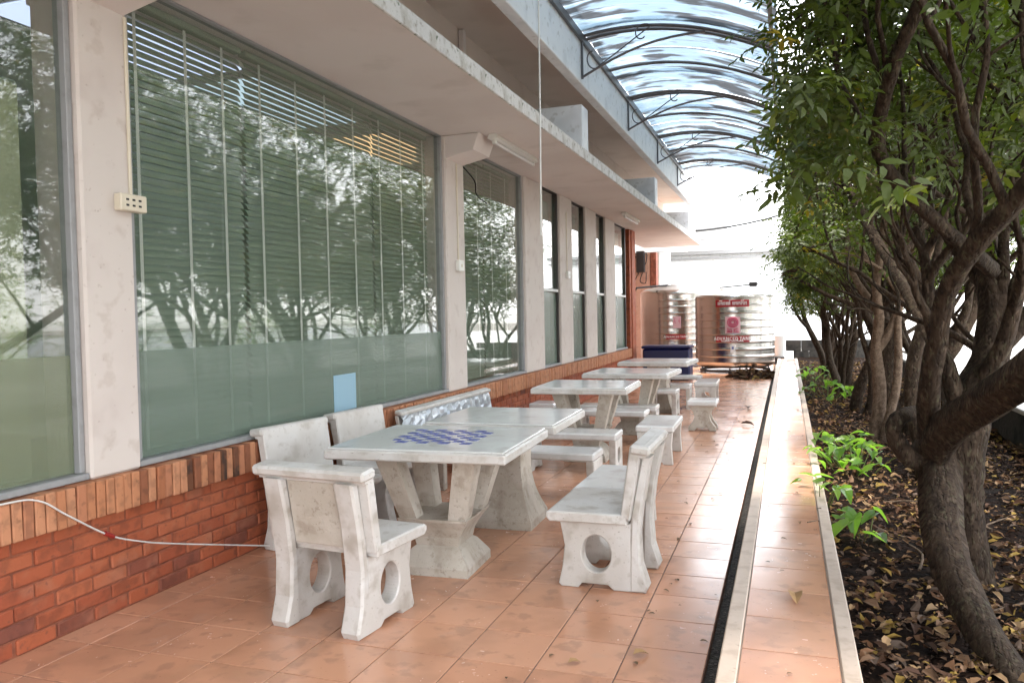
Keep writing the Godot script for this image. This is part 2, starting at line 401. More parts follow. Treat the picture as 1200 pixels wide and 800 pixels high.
	M.bark_pale.metallic_specular = 0.25
	M.leaf = flat_mat(Color.WHITE, 0.5)
	M.leaf.vertex_color_use_as_albedo = true
	M.leaf.backlight_enabled = true
	M.leaf.backlight = Color(0.85, 0.95, 0.4)
	M.litter = flat_mat(Color.WHITE, 0.8)
	M.litter.vertex_color_use_as_albedo = true
	M.litter.metallic_specular = 0.25
	M.pothos = []
	for c in [Color(0.25, 0.39, 0.11), Color(0.16, 0.29, 0.08), Color(0.36, 0.46, 0.16)]:
		var m := flat_mat(c, 0.35)
		m.backlight_enabled = true
		m.backlight = Color(0.6, 0.8, 0.25)
		M.pothos.append(m)
	M.stem = flat_mat(Color(0.36, 0.40, 0.18), 0.6)

# ---------------------------------------------------------------- furniture
func xf_side(x: float) -> Transform3D:       # outline (z, y) extruded along x
	return Transform3D(Basis(Vector3(0, 0, 1), Vector3(0, 1, 0), Vector3(-1, 0, 0)), Vector3(x, 0, 0))

func make_chair(label: String, raw_back: bool) -> Node3D:     # faces -z
	var t := thing("concrete_chair", label, "chair", Vector3.ZERO, 0, "white concrete chairs")
	var pan := PackedVector2Array([Vector2(-0.215, 0.355), Vector2(-0.19, 0.22), Vector2(-0.205, 0.10), Vector2(-0.225, 0.015), Vector2(-0.21, 0.0), Vector2(-0.12, 0.0), Vector2(-0.10, 0.025), Vector2(0.04, 0.025), Vector2(0.07, 0.0), Vector2(0.165, 0.0), Vector2(0.165, 0.355)])
	for s in [-1.0, 1.0]:
		var mb := MB.new()
		holed(mb, pan, Vector2(-0.02, 0.185), 0.078, 0.098, 0.085, xf_side(s * 0.205))
		obj("side_panel", mb, M.white, t)
		var up := MB.new()
		extrude(up, PackedVector2Array([Vector2(0.155, 0.0), Vector2(0.235, 0.0), Vector2(0.25, 0.03), Vector2(0.215, 0.14), Vector2(0.205, 0.30), Vector2(0.23, 0.50), Vector2(0.275, 0.705), Vector2(0.225, 0.705), Vector2(0.165, 0.42), Vector2(0.155, 0.2)]), 0.105, xf_side(s * 0.20), 0.012)
		obj("rear_upright", up, M.white, t)
	var seat := MB.new()
	extrude(seat, PackedVector2Array([Vector2(-0.275, 0.375), Vector2(-0.255, 0.355), Vector2(0.15, 0.358), Vector2(0.15, 0.41), Vector2(-0.255, 0.41), Vector2(-0.275, 0.40)]), 0.60, xf_side(0), 0.008)
	obj("seat", seat, M.white, t)
	var back := MB.new()
	extrude(back, PackedVector2Array([Vector2(0.12, 0.405), Vector2(0.166, 0.38), Vector2(0.222, 0.70), Vector2(0.245, 0.70), Vector2(0.258, 0.755), Vector2(0.245, 0.765), Vector2(0.185, 0.765), Vector2(0.172, 0.755)]), 0.60, xf_side(0), 0.008)
	obj("backrest", back, M.white, t)
	var rim := MB.new()
	cbox(rim, Vector3(0, 0.742, 0.225), Vector3(0.63, 0.048, 0.105), 0.012, Basis(Vector3.RIGHT, 0.12))
	obj("top_rail", rim, M.white, t)
	if raw_back:
		var rp := MB.new()
		cbox(rp, Vector3(0, 0.545, 0.200), Vector3(0.29, 0.31, 0.012), 0.004, Basis(Vector3.RIGHT, 0.172))
		obj("bare_back_panel", rp, M.raw, t)
	return t

func make_bench(label: String, length: float, width: float, h: float, kind: String, along_x: bool) -> Node3D:     # panels at the two ends of its length (local x)
	var t := thing("concrete_bench" if length > 0.5 else "concrete_stool", label, "bench" if length > 0.5 else "stool")
	var top := MB.new()
	cbox(top, Vector3(0, h - 0.031, 0), Vector3(length, 0.062, width), 0.012)
	obj("seat", top, M.top, t)
	var w := width / 2.0 - 0.012
	for s in [-1.0, 1.0]:
		var mb := MB.new()
		if kind == "waist":
			var o := PackedVector2Array([Vector2(-w, h - 0.064), Vector2(-w + 0.02, h - 0.09), Vector2(-w * 0.62, h * 0.62), Vector2(-w * 0.55, h * 0.48), Vector2(-w * 0.66, h * 0.32), Vector2(-w, h * 0.12), Vector2(-w, 0.0), Vector2(-w * 0.55, 0.0), Vector2(-w * 0.4, 0.035), Vector2(w * 0.4, 0.035), Vector2(w * 0.55, 0.0), Vector2(w, 0.0), Vector2(w, h * 0.12), Vector2(w * 0.66, h * 0.32), Vector2(w * 0.55, h * 0.48), Vector2(w * 0.62, h * 0.62), Vector2(w - 0.02, h - 0.09), Vector2(w, h - 0.064)])
			extrude(mb, o, 0.06, xf_side(s * (length / 2.0 - 0.075)))
			obj("leg_panel", mb, M.raw, t)
		else:
			var o := PackedVector2Array([Vector2(-w, h - 0.064), Vector2(-w + 0.012, h * 0.5), Vector2(-w, 0.0), Vector2(-w * 0.5, 0.0), Vector2(-w * 0.42, 0.022), Vector2(w * 0.42, 0.022), Vector2(w * 0.5, 0.0), Vector2(w, 0.0), Vector2(w - 0.012, h * 0.5), Vector2(w, h - 0.064)])
			holed(mb, o, Vector2(0, h * 0.42), w * 0.42, h * 0.2, 0.06, xf_side(s * (length / 2.0 - 0.034)))
			obj("leg_panel", mb, M.white, t)
	if not along_x: t.rotation.y = PI / 2
	return t

func table_top(t: Node3D, sx: float, sz: float) -> void:
	var mb := MB.new()
	cbox(mb, Vector3(0, 0.706, 0), Vector3(sx, 0.052, sz), 0.008)
	obj("table_rim", mb, M.white, t)
	var up := MB.new()
	cbox(up, Vector3(0, 0.737, 0), Vector3(sx - 0.03, 0.012, sz - 0.03), 0.004)
	obj("table_top", up, M.top, t)

func legged_table(label: String, sx: float, sz: float, at: Vector3, turn: float) -> Node3D:
	var t := thing("concrete_table", label, "table", at, turn, "white concrete tables")
	table_top(t, sx, sz)
	var base := MB.new()
	loft(base, [[0.0, 0.205, 0.205], [0.045, 0.205, 0.205], [0.06, 0.198, 0.198], [0.135, 0.145, 0.145], [0.15, 0.125, 0.125], [0.20, 0.135, 0.135], [0.26, 0.17, 0.17], [0.30, 0.20, 0.20], [0.315, 0.205, 0.205]])
	obj("base", base, M.raw, t)
	for a in [-1.0, 1.0]:
		for b in [-1.0, 1.0]:
			var lg := MB.new()
			var p0 := Vector3(a * 0.135, 0.28, b * 0.135); var p1 := Vector3(a * 0.235, 0.682, b * 0.235)
			var hw := 0.05
			var c := (p0 + p1) / 2.0
			var q := []
			for p in [[p0, hw], [p1, hw * 1.25]]:
				for k in [[-1, -1], [1, -1], [1, 1], [-1, 1]]: q.append(p[0] + Vector3(k[0] * p[1], 0, k[1] * p[1]))
			for k in 4: lg.out(q[k], q[(k + 1) % 4], q[4 + (k + 1) % 4], q[4 + k], c)
			obj("leg", lg, M.raw, t)
	return t

func flared_table(label: String, sx: float, sz: float, at: Vector3, turn: float) -> Node3D:
	var t := thing("concrete_table", label, "table", at, turn, "white concrete tables")
	table_top(t, sx, sz)
	var base := MB.new()
	var prof := [[0.0, 0.215, 0.215], [0.055, 0.215, 0.215]]
	for i in 11:
		var y := 0.07 + i * 0.061
		var k := (y - 0.43) / 0.36
		prof.append([y, 0.125 + 0.085 * pow(absf(k), 2.2) * (1.0 if k < 0 else 0.55), 0.125 + 0.085 * pow(absf(k), 2.2) * (1.0 if k < 0 else 0.55)])
	loft(base, prof)
	obj("pedestal", base, M.raw, t)
	return t

func furniture() -> void:
	var t1 := legged_table("white concrete table with a blue and white chessboard on its top", 1.02, 0.92, Vector3(-1.875, 0, -4.17), 0.05)
	var rng := RandomNumberGenerator.new()
	rng.seed = 5
	var sq := 0.063
	var qm := MB.new()
	cbox(qm, Vector3.ZERO, Vector3(sq * 0.95, 0.004, sq * 0.95), 0.0)
	var q_mesh := qm.mesh()
	var q2 := MB.new()
	cbox(q2, Vector3(0.006, 0, -0.004), Vector3(sq * 0.7, 0.004, sq * 0.8), 0.0, Basis(Vector3.UP, 0.2))
	var q2_mesh := q2.mesh()
	for i in 8:
		for j in 8:
			if (i + j) % 2 == 0 and rng.randf() > 0.04:
				var o := obj("chess_square", q2_mesh if rng.randf() < 0.08 else q_mesh, M.chess, t1)
				o.position = Vector3((i - 3.5) * sq - 0.01, 0.7425, (j - 3.5) * sq - 0.02)
	flared_table("white concrete table on a solid curved pedestal behind the chessboard table", 0.90, 0.90, Vector3(-1.84, 0, -5.19), 0.03)
	legged_table("white concrete table with splayed legs, third from the camera", 0.92, 0.92, Vector3(-1.87, 0, -7.66), 0.03)
	legged_table("wide white concrete table, fourth from the camera", 1.0, 0.95, Vector3(-1.75, 0, -9.45), -0.04)
	flared_table("farthest white concrete table, in front of the blue chest", 0.98, 0.98, Vector3(-1.76, 0, -11.55), -0.05)
	# chairs with backs
	var ca := make_chair("white concrete chair seen from behind, nearest to the camera", true)
	ca.position = Vector3(-2.03, 0, -3.33)
	ca.rotation.y = -0.10
	copy(ca, Vector3(-2.83, 0, -4.36), -PI / 2 - 0.14, "white concrete chair against the brick wall, left of the chessboard table")
	copy(ca, Vector3(-2.80, 0, -5.13), -PI / 2 - 0.08, "white concrete chair below the blue paper on the window")
	copy(ca, Vector3(-0.93, 0, -4.26), PI / 2, "white concrete chair on the walkway side with its back to the planter")
	# benches and stools without backs: [label, length, width, kind, x, z, along x]
	var G := "backless white concrete seats"
	var list := [
		["white concrete bench right behind the chair on the walkway side", 0.84, 0.40, "hole", -1.06, -5.10, false],
		["white concrete bench behind the curved pedestal table, nearest of the crosswise benches", 0.84, 0.33, "hole", -1.82, -6.06, true],
		["white concrete bench in front of the third table", 0.84, 0.36, "hole", -1.86, -7.06, true],
		["white concrete bench with a round hole in its end panel, beside the third table", 0.84, 0.36, "hole", -1.20, -7.90, false],
		["hourglass shaped white concrete stool standing alone on the walkway side", 0.40, 0.35, "waist", -0.98, -9.88, false],
		["low white concrete bench in front of the fourth table", 0.80, 0.32, "hole", -1.86, -8.70, true],
		["white concrete bench under the near edge of the fourth table", 0.90, 0.30, "hole", -1.87, -9.20, true],
		["small white concrete stool just beyond the fourth table", 0.38, 0.34, "hole", -1.63, -11.15, true],
		["small white concrete stool at the right corner of the farthest table", 0.36, 0.34, "hole", -1.53, -11.95, true],
		["white concrete bench end on beyond the hourglass stool", 0.80, 0.34, "hole", -1.18, -12.60, false],
		["white concrete bench just beyond the farthest table", 0.60, 0.34, "hole", -1.66, -13.60, true],
		["white concrete stool with a round hole against the brick wall beyond the third table", 0.36, 0.32, "hole", -2.80, -9.30, false]]
	for a in list:
		var b := make_bench(a[0], a[1], a[2], 0.365, a[3], a[6])
		b.position = Vector3(a[4], 0, a[5])
		b.rotation.y += rng.randf_range(-0.03, 0.03)
		b.set_meta("group", G)
	# bench along the wall, its back wrapped in crumpled foil
	var fb := thing("wall_bench", "long bench against the brick wall with a silver foil wrapped back", "bench", Vector3(-2.84, 0, -6.80))
	var rail := MB.new()
	cbox(rail, Vector3(-0.15, 0.655, 0), Vector3(0.07, 0.035, 2.05), 0.008, Basis(Vector3.FORWARD, 0.25))
	obj("top_rail", rail, M.white, fb)
	var foil := MB.new()
	var cols := 40
	var rows := 8
	var pt := []
	for i in cols + 1:
		var r := []
		for j in rows + 1:
			var cr := 0.018 * sin(i * 1.9 + j * 0.7) * rng.randf() + rng.randf_range(-0.012, 0.012)
			r.append(Vector3(-0.135 + j * 0.008 + cr, 0.635 - j * 0.036, -1.0 + i * 2.0 / cols))
		pt.append(r)
	for i in cols:
		for j in rows:
			foil.tri(pt[i][j], pt[i][j + 1], pt[i + 1][j + 1]); foil.tri(pt[i][j], pt[i + 1][j + 1], pt[i + 1][j])
	obj("foil_wrap", foil, M.foil, fb)
	var bk := MB.new()
	cbox(bk, Vector3(-0.155, 0.49, 0), Vector3(0.03, 0.29, 2.02), 0.005, Basis(Vector3.FORWARD, -0.15))
	obj("backrest", bk, M.white, fb)
	var st := MB.new()
	cbox(st, Vector3(0.03, 0.345, 0), Vector3(0.34, 0.05, 2.02), 0.008)
	obj("seat", st, M.white, fb)
	for z in [-0.8, 0.0, 0.8]:
		var l := MB.new()
		cbox(l, Vector3(0.02, 0.16, z), Vector3(0.28, 0.32, 0.07), 0.008)
		obj("leg_panel", l, M.raw, fb)

# ---------------------------------------------------------------- building
const ZC := [[-2.90, -3.21], [-7.16, -7.62], [-9.63, -10.42], [-11.28, -11.97], [-12.86, -13.61], [-14.37, -15.20], [-16.43, -16.62]]
func poly_box(parent: Node, called: String, lo: Vector3, hi: Vector3, mat: Material, b := 0.006) -> MeshInstance3D:
	return obj(called, sbox(MB.new(), lo, hi, b), mat, parent)

func building() -> void:
	var b := thing("building", "cream office building with tall windows, deep concrete eave and white fascia beam", "building")
	for c in ZC.slice(0, 6): poly_box(b, "column", Vector3(-3.42, 0.69, c[1]), Vector3(-3.13, 3.19, c[0]), M.plaster, 0.012)
	poly_box(b, "eave_slab", Vector3(-3.70, 3.19, -21.9), Vector3(-2.185, 3.30, 10.0), M.soffit, 0.004)
	poly_box(b, "eave_edge", Vector3(-2.185, 3.186, -21.902), Vector3(-2.165, 3.312, 10.0), M.slab_edge, 0.006)
	for c in [ZC[0], ZC[1]]:
		var mb := MB.new()
		extrude(mb, PackedVector2Array([Vector2(-3.45, 2.97), Vector2(-3.128, 2.97), Vector2(-2.84, 3.03), Vector2(-2.78, 3.188), Vector2(-3.45, 3.188)]), c[0] - c[1] - 0.02, Transform3D(Basis(), Vector3(0, 0, (c[0] + c[1]) / 2.0)), 0.008)
		obj("beam", mb, M.soffit, b)
	for z in [-3.4, -9.0, -14.25, -19.4]:
		poly_box(b, "fin", Vector3(-2.95, 3.305, z - 0.14), Vector3(-2.175, 3.80, z + 0.14), M.white_wall, 0.01)
	poly_box(b, "fascia_beam", Vector3(-2.29, 4.02, -22.9), Vector3(-2.17, 4.55, 10.0), M.white_wall, 0.008)
	poly_box(b, "upper_wall", Vector3(-3.6, 3.302, -22.9), Vector3(-3.30, 4.60, 10.0), M.upper)
	poly_box(b, "upper_soffit", Vector3(-3.6, 4.50, -22.9), Vector3(-2.295, 4.75, 10.0), M.upper)
	poly_box(b, "roof", Vector3(-12.0, 4.80, -210.0), Vector3(-2.30, 5.0, 10.0), M.white_wall)
	poly_box(b, "downpipe", Vector3(-3.29, 3.32, -8.02), Vector3(-3.23, 4.48, -7.95), M.soffit)
	# room behind the windows
	poly_box(b, "room_floor", Vector3(-9.0, -0.1, -17.2), Vector3(-3.46, 0.0, 10.0), M.room)
	poly_box(b, "room_ceiling", Vector3(-9.0, 3.195, -17.2), Vector3(-3.71, 3.35, 10.0), M.ceiling)
	poly_box(b, "room_back_wall", Vector3(-9.2, 0.0, -17.2), Vector3(-9.0, 3.3, 10.0), M.room)
	poly_box(b, "room_end_wall", Vector3(-9.0, 0.002, 9.8), Vector3(-3.5, 3.18, 10.0), M.room)
	poly_box(b, "room_end_wall", Vector3(-9.0, 0.002, -17.2), Vector3(-3.47, 3.18, -17.0), M.room)
	# end of the window wall, recess behind the tanks, pink end wall
	poly_box(b, "recess_wall", Vector3(-4.8, 0.0, -23.5), Vector3(-4.5, 3.185, -17.21), M.pink)
	poly_box(b, "end_wall", Vector3(-4.49, 0.0, -23.8), Vector3(-3.80, 3.185, -23.5), M.pink)
	poly_box(b, "end_pilaster", Vector3(-3.79, 0.0, -23.85), Vector3(-3.62, 3.186, -23.48), M.bricks[4])
	for a in [["white ceiling lamp seen through the slats beside the first column", -3.80, -3.9, Color(0.80, 0.87, 1.0)], ["warm ceiling lamp seen through the slats at the far end of the big window", -3.85, -7.4, Color(1.0, 0.85, 0.62)], ["dim ceiling lamp seen through the slats in the middle of the big window", -3.80, -5.5, Color(0.70, 0.80, 0.85)]]:
		var cl := thing("ceiling_lamp", a[0], "lamp", Vector3(a[1], 3.19, a[2]), 0, "lamps inside the office")
		obj("housing", cbox(MB.new(), Vector3(0, -0.02, 0), Vector3(0.64, 0.04, 1.44), 0.005), M.white_plastic, cl)
		var gm := flat_mat(a[3], 0.6)
		gm.emission_enabled = true
		gm.emission = a[3]
		gm.emission_energy_multiplier = 0.22
		obj("lamp_diffuser", cbox(MB.new(), Vector3(0, -0.045, 0), Vector3(0.60, 0.008, 1.4), 0.002), gm, cl)
		var al := AreaLight3D.new()
		al.name = "lamp_light"
		al.area_size = Vector2(0.60, 1.4)
		al.light_color = a[3]
		al.light_energy = 0.06
		al.shadow_enabled = true
		al.position = Vector3(0, -0.06, 0)
		al.rotation = Vector3(-PI / 2, 0, 0)
		cl.add_child(al)
	# windows
	var spans := [[9.5, -2.90], [-3.21, -7.16], [-7.62, -9.63], [-10.42, -11.28], [-11.97, -12.86], [-13.61, -14.37], [-15.20, -16.43]]
	for i in spans.size():
		var z0: float = spans[i][0]; var z1: float = spans[i][1]
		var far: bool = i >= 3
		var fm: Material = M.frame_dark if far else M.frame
		var w := MB.new()
		sbox(w, Vector3(-3.235, 0.725, z0 - 0.045), Vector3(-3.165, 3.174, z0 - 0.002), 0.004)
		sbox(w, Vector3(-3.235, 0.725, z1 + 0.002), Vector3(-3.165, 3.174, z1 + (0.05 if far else 0.035)), 0.004)
		sbox(w, Vector3(-3.236, 3.175, z1 + 0.002), Vector3(-3.164, 3.188, z0 - 0.002), 0.004)
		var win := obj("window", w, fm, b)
		poly_box(win, "window_sill", Vector3(-3.26, 0.694, z1 + 0.003), Vector3(-3.14, 0.724, z0 - 0.003), M.frame, 0.004)
		if far:
			poly_box(win, "crossbar", Vector3(-3.225, 1.755, z1 + 0.052), Vector3(-3.155, 1.795, z0 - 0.047), M.frame_white, 0.004)
			poly_box(win, "pane", Vector3(-3.204, 0.726, z1 + 0.052), Vector3(-3.198, 1.754, z0 - 0.047), M.pane, 0.0)
			poly_box(win, "frosted_film", Vector3(-3.1975, 0.728, z1 + 0.054), Vector3(-3.1969, 1.752, z0 - 0.049), M.film, 0.0)
			poly_box(win, "pane", Vector3(-3.204, 1.796, z1 + 0.052), Vector3(-3.198, 3.148, z0 - 0.047), M.pane, 0.0)
		else:
			poly_box(win, "pane", Vector3(-3.204, 0.726, z1 + 0.037), Vector3(-3.198, 3.174, z0 - 0.047), M.pane, 0.0)
			if i < 2: poly_box(win, "frosted_film", Vector3(-3.1975, 0.728, z1 + 0.039), Vector3(-3.1969, 1.285, z0 - 0.049), M.film_olive if i == 0 else M.film, 0.0)
	# the brick wall below
	var wall := thing("brick_wall", "low red brick wall with an upright brick sill under the windows", "wall")
	poly_box(wall, "mortar_core", Vector3(-3.45, 0.0, -16.80), Vector3(-3.162, 0.690, 9.9), M.mortar, 0.0)
	poly_box(wall, "wall_end", Vector3(-3.52, 0.0, -17.2), Vector3(-3.10, 3.184, -16.805), M.bricks[0], 0.008)
	poly_box(wall, "wall_end_strip", Vector3(-3.30, 0.695, -16.80), Vector3(-3.12, 3.184, -16.63), M.bricks[1], 0.006)
	var rng := RandomNumberGenerator.new()
	rng.seed = 77
	var bl := 0.203; var bh := 0.0675; var pitch := 0.209; var ph := 0.0725
	var shapes := []
	for k in 5:
		var mb := MB.new()
		cbox(mb, Vector3(rng.randf_range(-0.004, 0.003), 0, 0), Vector3(0.06, bh - rng.randf() * 0.004, bl - rng.randf() * 0.008), 0.006, Basis.from_euler(Vector3(rng.randf_range(-0.012, 0.012), rng.randf_range(-0.02, 0.02), 0)))
		shapes.append(mb.mesh())
	var rest := MB.new()
	var made := 0
	for i in 74:
		for r in 7:
			var z := -1.55 - (i + 0.5 * (r % 2)) * pitch
			if z < -16.65: continue
			var at := Vector3(-3.183 + rng.randf_range(-0.002, 0.003), 0.004 + (r + 0.5) * ph, z)
			if made < 300:
				var k := rng.randi_range(0, 3)
				if rng.randf() < 0.05 or (r < 2 and rng.randf() < 0.3): k = rng.randi_range(4, 5)
				var o := obj("brick", shapes[rng.randi() % 5], M.bricks[k], wall)
				o.position = at
				made += 1
			else: cbox(rest, at, Vector3(0.06, bh, bl), 0.005)
	obj("far_bricks", rest, M.bricks[1], wall).set_meta("kind", "stuff")
	var sshapes := []
	for k in 5:
		var mb := MB.new()
		cbox(mb, Vector3.ZERO, Vector3(0.20, 0.176 + rng.randf_range(-0.004, 0.002), 0.0505 - rng.randf() * 0.003), 0.005, Basis.from_euler(Vector3(rng.randf_range(-0.02, 0.02), 0, 0)))
		sshapes.append(mb.mesh())
	var n := 0
	var z := -1.6
	while z > -16.6 and n < 290:
		var m: Material = M.sills[[0, 1, 2, 5, 0, 2][rng.randi() % 6]]
		if z < -3.18 and z > -4.6 and rng.randf() < 0.4: m = M.sill_dark if rng.randf() < 0.35 else M.sills[rng.randi_range(3, 4)]
		var o := obj("sill_brick", sshapes[rng.randi() % 5], m, wall)
		o.position = Vector3(-3.185 + rng.randf_range(-0.005, 0.005), 0.601 + rng.randf_range(-0.003, 0.002), z)
		z -= 0.0545
		n += 1
	# panels of the blinds: each hangs in its window
	var names := ["venetian blind in the big window, beside the first column", "widest venetian blind in the big window, above the concrete chairs", "venetian blind at the far end of the big window, lit warm at its top", "venetian blind in the window behind the foil wrapped bench, near half", "venetian blind in the window behind the foil wrapped bench, far half"]
	var bz := [[-3.25, -4.33], [-4.37, -6.03], [-6.06, -7.11], [-7.67, -8.62], [-8.65, -9.58]]
	var tapes := [[-3.43, -3.81, -4.13], [-4.50, -4.91, -5.29, -5.70], [-6.13, -6.53, -6.99], [-7.9, -8.4], [-8.85, -9.35]]
	for k in 5:
		var bd := thing("venetian_blind", names[k], "blind", Vector3(-3.33, 0, 0), 0, "window blinds")
		var L: float = bz[k][0] - bz[k][1]; var zc: float = (bz[k][0] + bz[k][1]) / 2.0
		poly_box(bd, "headrail", Vector3(-0.03, 3.14, bz[k][1]), Vector3(0.03, 3.18, bz[k][0]), M.slat)
		var sm := MB.new()
		var tilt := 0.97
		var a := Vector3(0.026 * cos(tilt), -0.026 * sin(tilt), 0)
		var cr := Vector3(sin(tilt), cos(tilt), 0) * 0.004
		var pts := [a, a * 0.35 + cr, a * -0.35 + cr, -a]
		for j in 3:
			sm.quad(pts[j] + Vector3(0, 0, L / 2), pts[j] - Vector3(0, 0, L / 2), pts[j + 1] - Vector3(0, 0, L / 2), pts[j + 1] + Vector3(0, 0, L / 2))
			var dn := Vector3(-sin(tilt), -cos(tilt), 0) * 0.001
			sm.quad(pts[j] + dn - Vector3(0, 0, L / 2), pts[j] + dn + Vector3(0, 0, L / 2), pts[j + 1] + dn + Vector3(0, 0, L / 2), pts[j + 1] + dn - Vector3(0, 0, L / 2))
		var slat_mesh := sm.mesh()
		var y := 3.095
		while y > 0.76:
			var o := obj("slat", slat_mesh, M.slat, bd)
			o.position = Vector3(rng.randf_range(-0.002, 0.002), y, zc)
			o.rotation = Vector3(rng.randf_range(-0.0012, 0.0012), 0, rng.randf_range(-0.05, 0.05))
			y -= 0.04
		poly_box(bd, "bottom_rail", Vector3(-0.02, 0.735, bz[k][1]), Vector3(0.02, 0.752, bz[k][0]), M.slat)
		for tz in tapes[k]:
			poly_box(bd, "ladder_tape", Vector3(0.033, 0.74, tz - 0.011), Vector3(0.0345, 3.12, tz + 0.011), M.tape, 0.0)
	# plain roller shades
	var shade := func(label: String, z0: float, z1: float, y1: float, mat: Material) -> void:
		var t := thing("roller_shade", label, "blind", Vector3(-3.32, 0, 0), 0, "window blinds")
		var rl := MB.new()
		tube(rl, [Vector3(0, y1, z0), Vector3(0, y1, z1)], [0.025, 0.025], 10)
		obj("roller", rl, M.slat, t)
		poly_box(t, "cloth", Vector3(0.024, 0.74, z1), Vector3(0.026, y1, z0), mat, 0.0)
		poly_box(t, "bottom_bar", Vector3(0.016, 0.727, z1), Vector3(0.034, 0.739, z0), M.slat)
	shade.call("plain olive roller shade in the window left of the first column", 1.5, -2.72, 2.52, M.shade)
	shade.call("grey green roller shade in the first of the four narrow windows", -10.48, -11.23, 3.05, M.shade_grey)
	shade.call("grey green roller shade in the second of the four narrow windows", -12.03, -12.80, 3.05, M.shade_grey)
	shade.call("grey green roller shade in the third of the four narrow windows", -13.66, -14.32, 3.05, M.shade_grey)
	shade.call("grey green roller shade in the last of the four narrow windows", -15.25, -16.37, 3.05, M.shade_grey)
	# paper stuck on the pane
	var pm := MB.new()
	sbox(pm, Vector3(-3.1955, 0.735, -5.47), Vector3(-3.1935, 1.01, -5.15), 0.0)
	tag(obj("blue_paper", pm, M.paper), "pale blue sheet of paper stuck on the big window", "paper")

# ---------------------------------------------------------------- floor, kerb, bed
const T := 0.3302
func ground_works() -> void:
	var g := MB.new()
	g.quad(Vector3(-150, -0.14, 150), Vector3(150, -0.14, 150), Vector3(150, -0.14, -150), Vector3(-150, -0.14, -150))
	struct("ground", g, M.ground)
	var f := struct("terrace_floor", sbox(MB.new(), Vector3(-4.6, -0.13, -24.5), Vector3(-0.325, -0.004, 10.0), 0.0), M.grout)
	var rng := RandomNumberGenerator.new()
	rng.seed = 9
	var ts := []
	for k in 4:
		var mb := MB.new()
		cbox(mb, Vector3(0, -0.006, 0), Vector3(T - 0.006, 0.012, T - 0.006), 0.0016, Basis.from_euler(Vector3(rng.randf_range(-0.001, 0.001), 0, rng.randf_range(-0.001, 0.001))))
		ts.append(mb.mesh())
	var rest := MB.new()
	for r in 72:
		for c in 13:
			var x := -0.325 - (c + 0.5) * T
			var z := -1.385 - (r + 0.5) * T
			if z > -17.0 and x < -3.15: continue
			if z > -6.9 and z < -1.7:
				var o := obj("floor_tile", ts[rng.randi() % 4], M.tiles[rng.randi() % 3], f)
				o.position = Vector3(x, rng.randf_range(-0.0006, 0.0006), z)
				o.rotation.y = (rng.randi() % 4) * PI / 2
			else: cbox(rest, Vector3(x, -0.006, z), Vector3(T - 0.006, 0.012, T - 0.006), 0.0)
	obj("far_floor_tiles", rest, M.tiles[0], f).set_meta("kind", "stuff")
	struct("drain_channel", sbox(MB.new(), Vector3(-0.324, -0.13, -19.0), Vector3(-0.241, -0.035, 10.0), 0.0), M.drain)
	# planter kerb
	var k := thing("planter_kerb", "long low planter kerb topped with terracotta tiles between walkway and trees", "kerb")
	poly_box(k, "kerb_wall", Vector3(-0.236, -0.13, -21.3), Vector3(0.226, 0.188, 10.0), M.kerb_edge, 0.004)
	poly_box(k, "edging", Vector3(-0.238, 0.189, -21.305), Vector3(-0.172, 0.2035, 10.0), M.kerb_edge, 0.005)
	poly_box(k, "edging", Vector3(0.166, 0.189, -21.305), Vector3(0.228, 0.2035, 10.0), M.kerb_edge, 0.005)
	var km := MB.new()
	cbox(km, Vector3(0, 0.194, 0), Vector3(0.3285, 0.011, 0.3255), 0.0016)
	var kmesh := km.mesh()
	for i in 60:
		var o := obj("kerb_tile", kmesh, M.tiles[rng.randi() % 3], k)
		o.position = Vector3(-0.003, rng.randf_range(-0.0005, 0.0005), -1.5 - i * 0.331)
	# soil bed
	var s := MB.new()
	var fn := FastNoiseLite.new()
	fn.seed = 4; fn.frequency = 0.6
	var hgt := func(x: float, z: float) -> float: return 0.10 + fn.get_noise_2d(x * 2.0, z * 2.0) * 0.06 + fn.get_noise_2d(x * 7.0, z * 7.0) * 0.025
	for i in 14:
		for j in 140:
			var x0 := 0.228 + i * 0.135; var x1 := x0 + 0.135; var z0 := 10.0 - j * 0.24; var z1 := z0 - 0.24
			s.quad(Vector3(x0, hgt.call(x0, z0), z0), Vector3(x1, hgt.call(x1, z0), z0), Vector3(x1, hgt.call(x1, z1), z1), Vector3(x0, hgt.call(x0, z1), z1))
	struct("soil", s, M.soil)
	# low wall on the far side of the bed, courtyard beyond
	var w := thing("garden_wall", "dark stained low wall behind the tree trunks", "wall")
	poly_box(w, "wall_body", Vector3(2.06, -0.13, -22.0), Vector3(2.28, 0.42, 10.0), M.garden_wall, 0.01)
	poly_box(w, "coping", Vector3(2.03, 0.422, -22.0), Vector3(2.32, 0.47, 10.0), M.pave, 0.008)
	struct("courtyard_pavement", sbox(MB.new(), Vector3(2.285, -0.135, -70.0), Vector3(30, 0.0, 30.0), 0.0), M.pave)
	struct("yard_pavement", sbox(MB.new(), Vector3(-20.0, -0.135, -60.0), Vector3(2.05, -0.02, -24.6), 0.0), M.pave)
	# leaf litter on the soil
	var leaf := MB.new()
	leaf_shape(leaf, Vector3(0, 0, 0), Basis(), 0.085, 0.040, 0.75)
	var mm := MultiMesh.new()
	mm.transform_format = MultiMesh.TRANSFORM_3D
	mm.use_colors = true
	mm.mesh = leaf.mesh()
	var N := 24000
	mm.instance_count = N
	var cols := [Vector3(0.15, 0.075, 0.038), Vector3(0.20, 0.11, 0.055), Vector3(0.09, 0.045, 0.026), Vector3(0.30, 0.19, 0.10), Vector3(0.06, 0.032, 0.021), Vector3(0.28, 0.18, 0.045), Vector3(0.17, 0.10, 0.06), Vector3(0.11, 0.075, 0.055)]
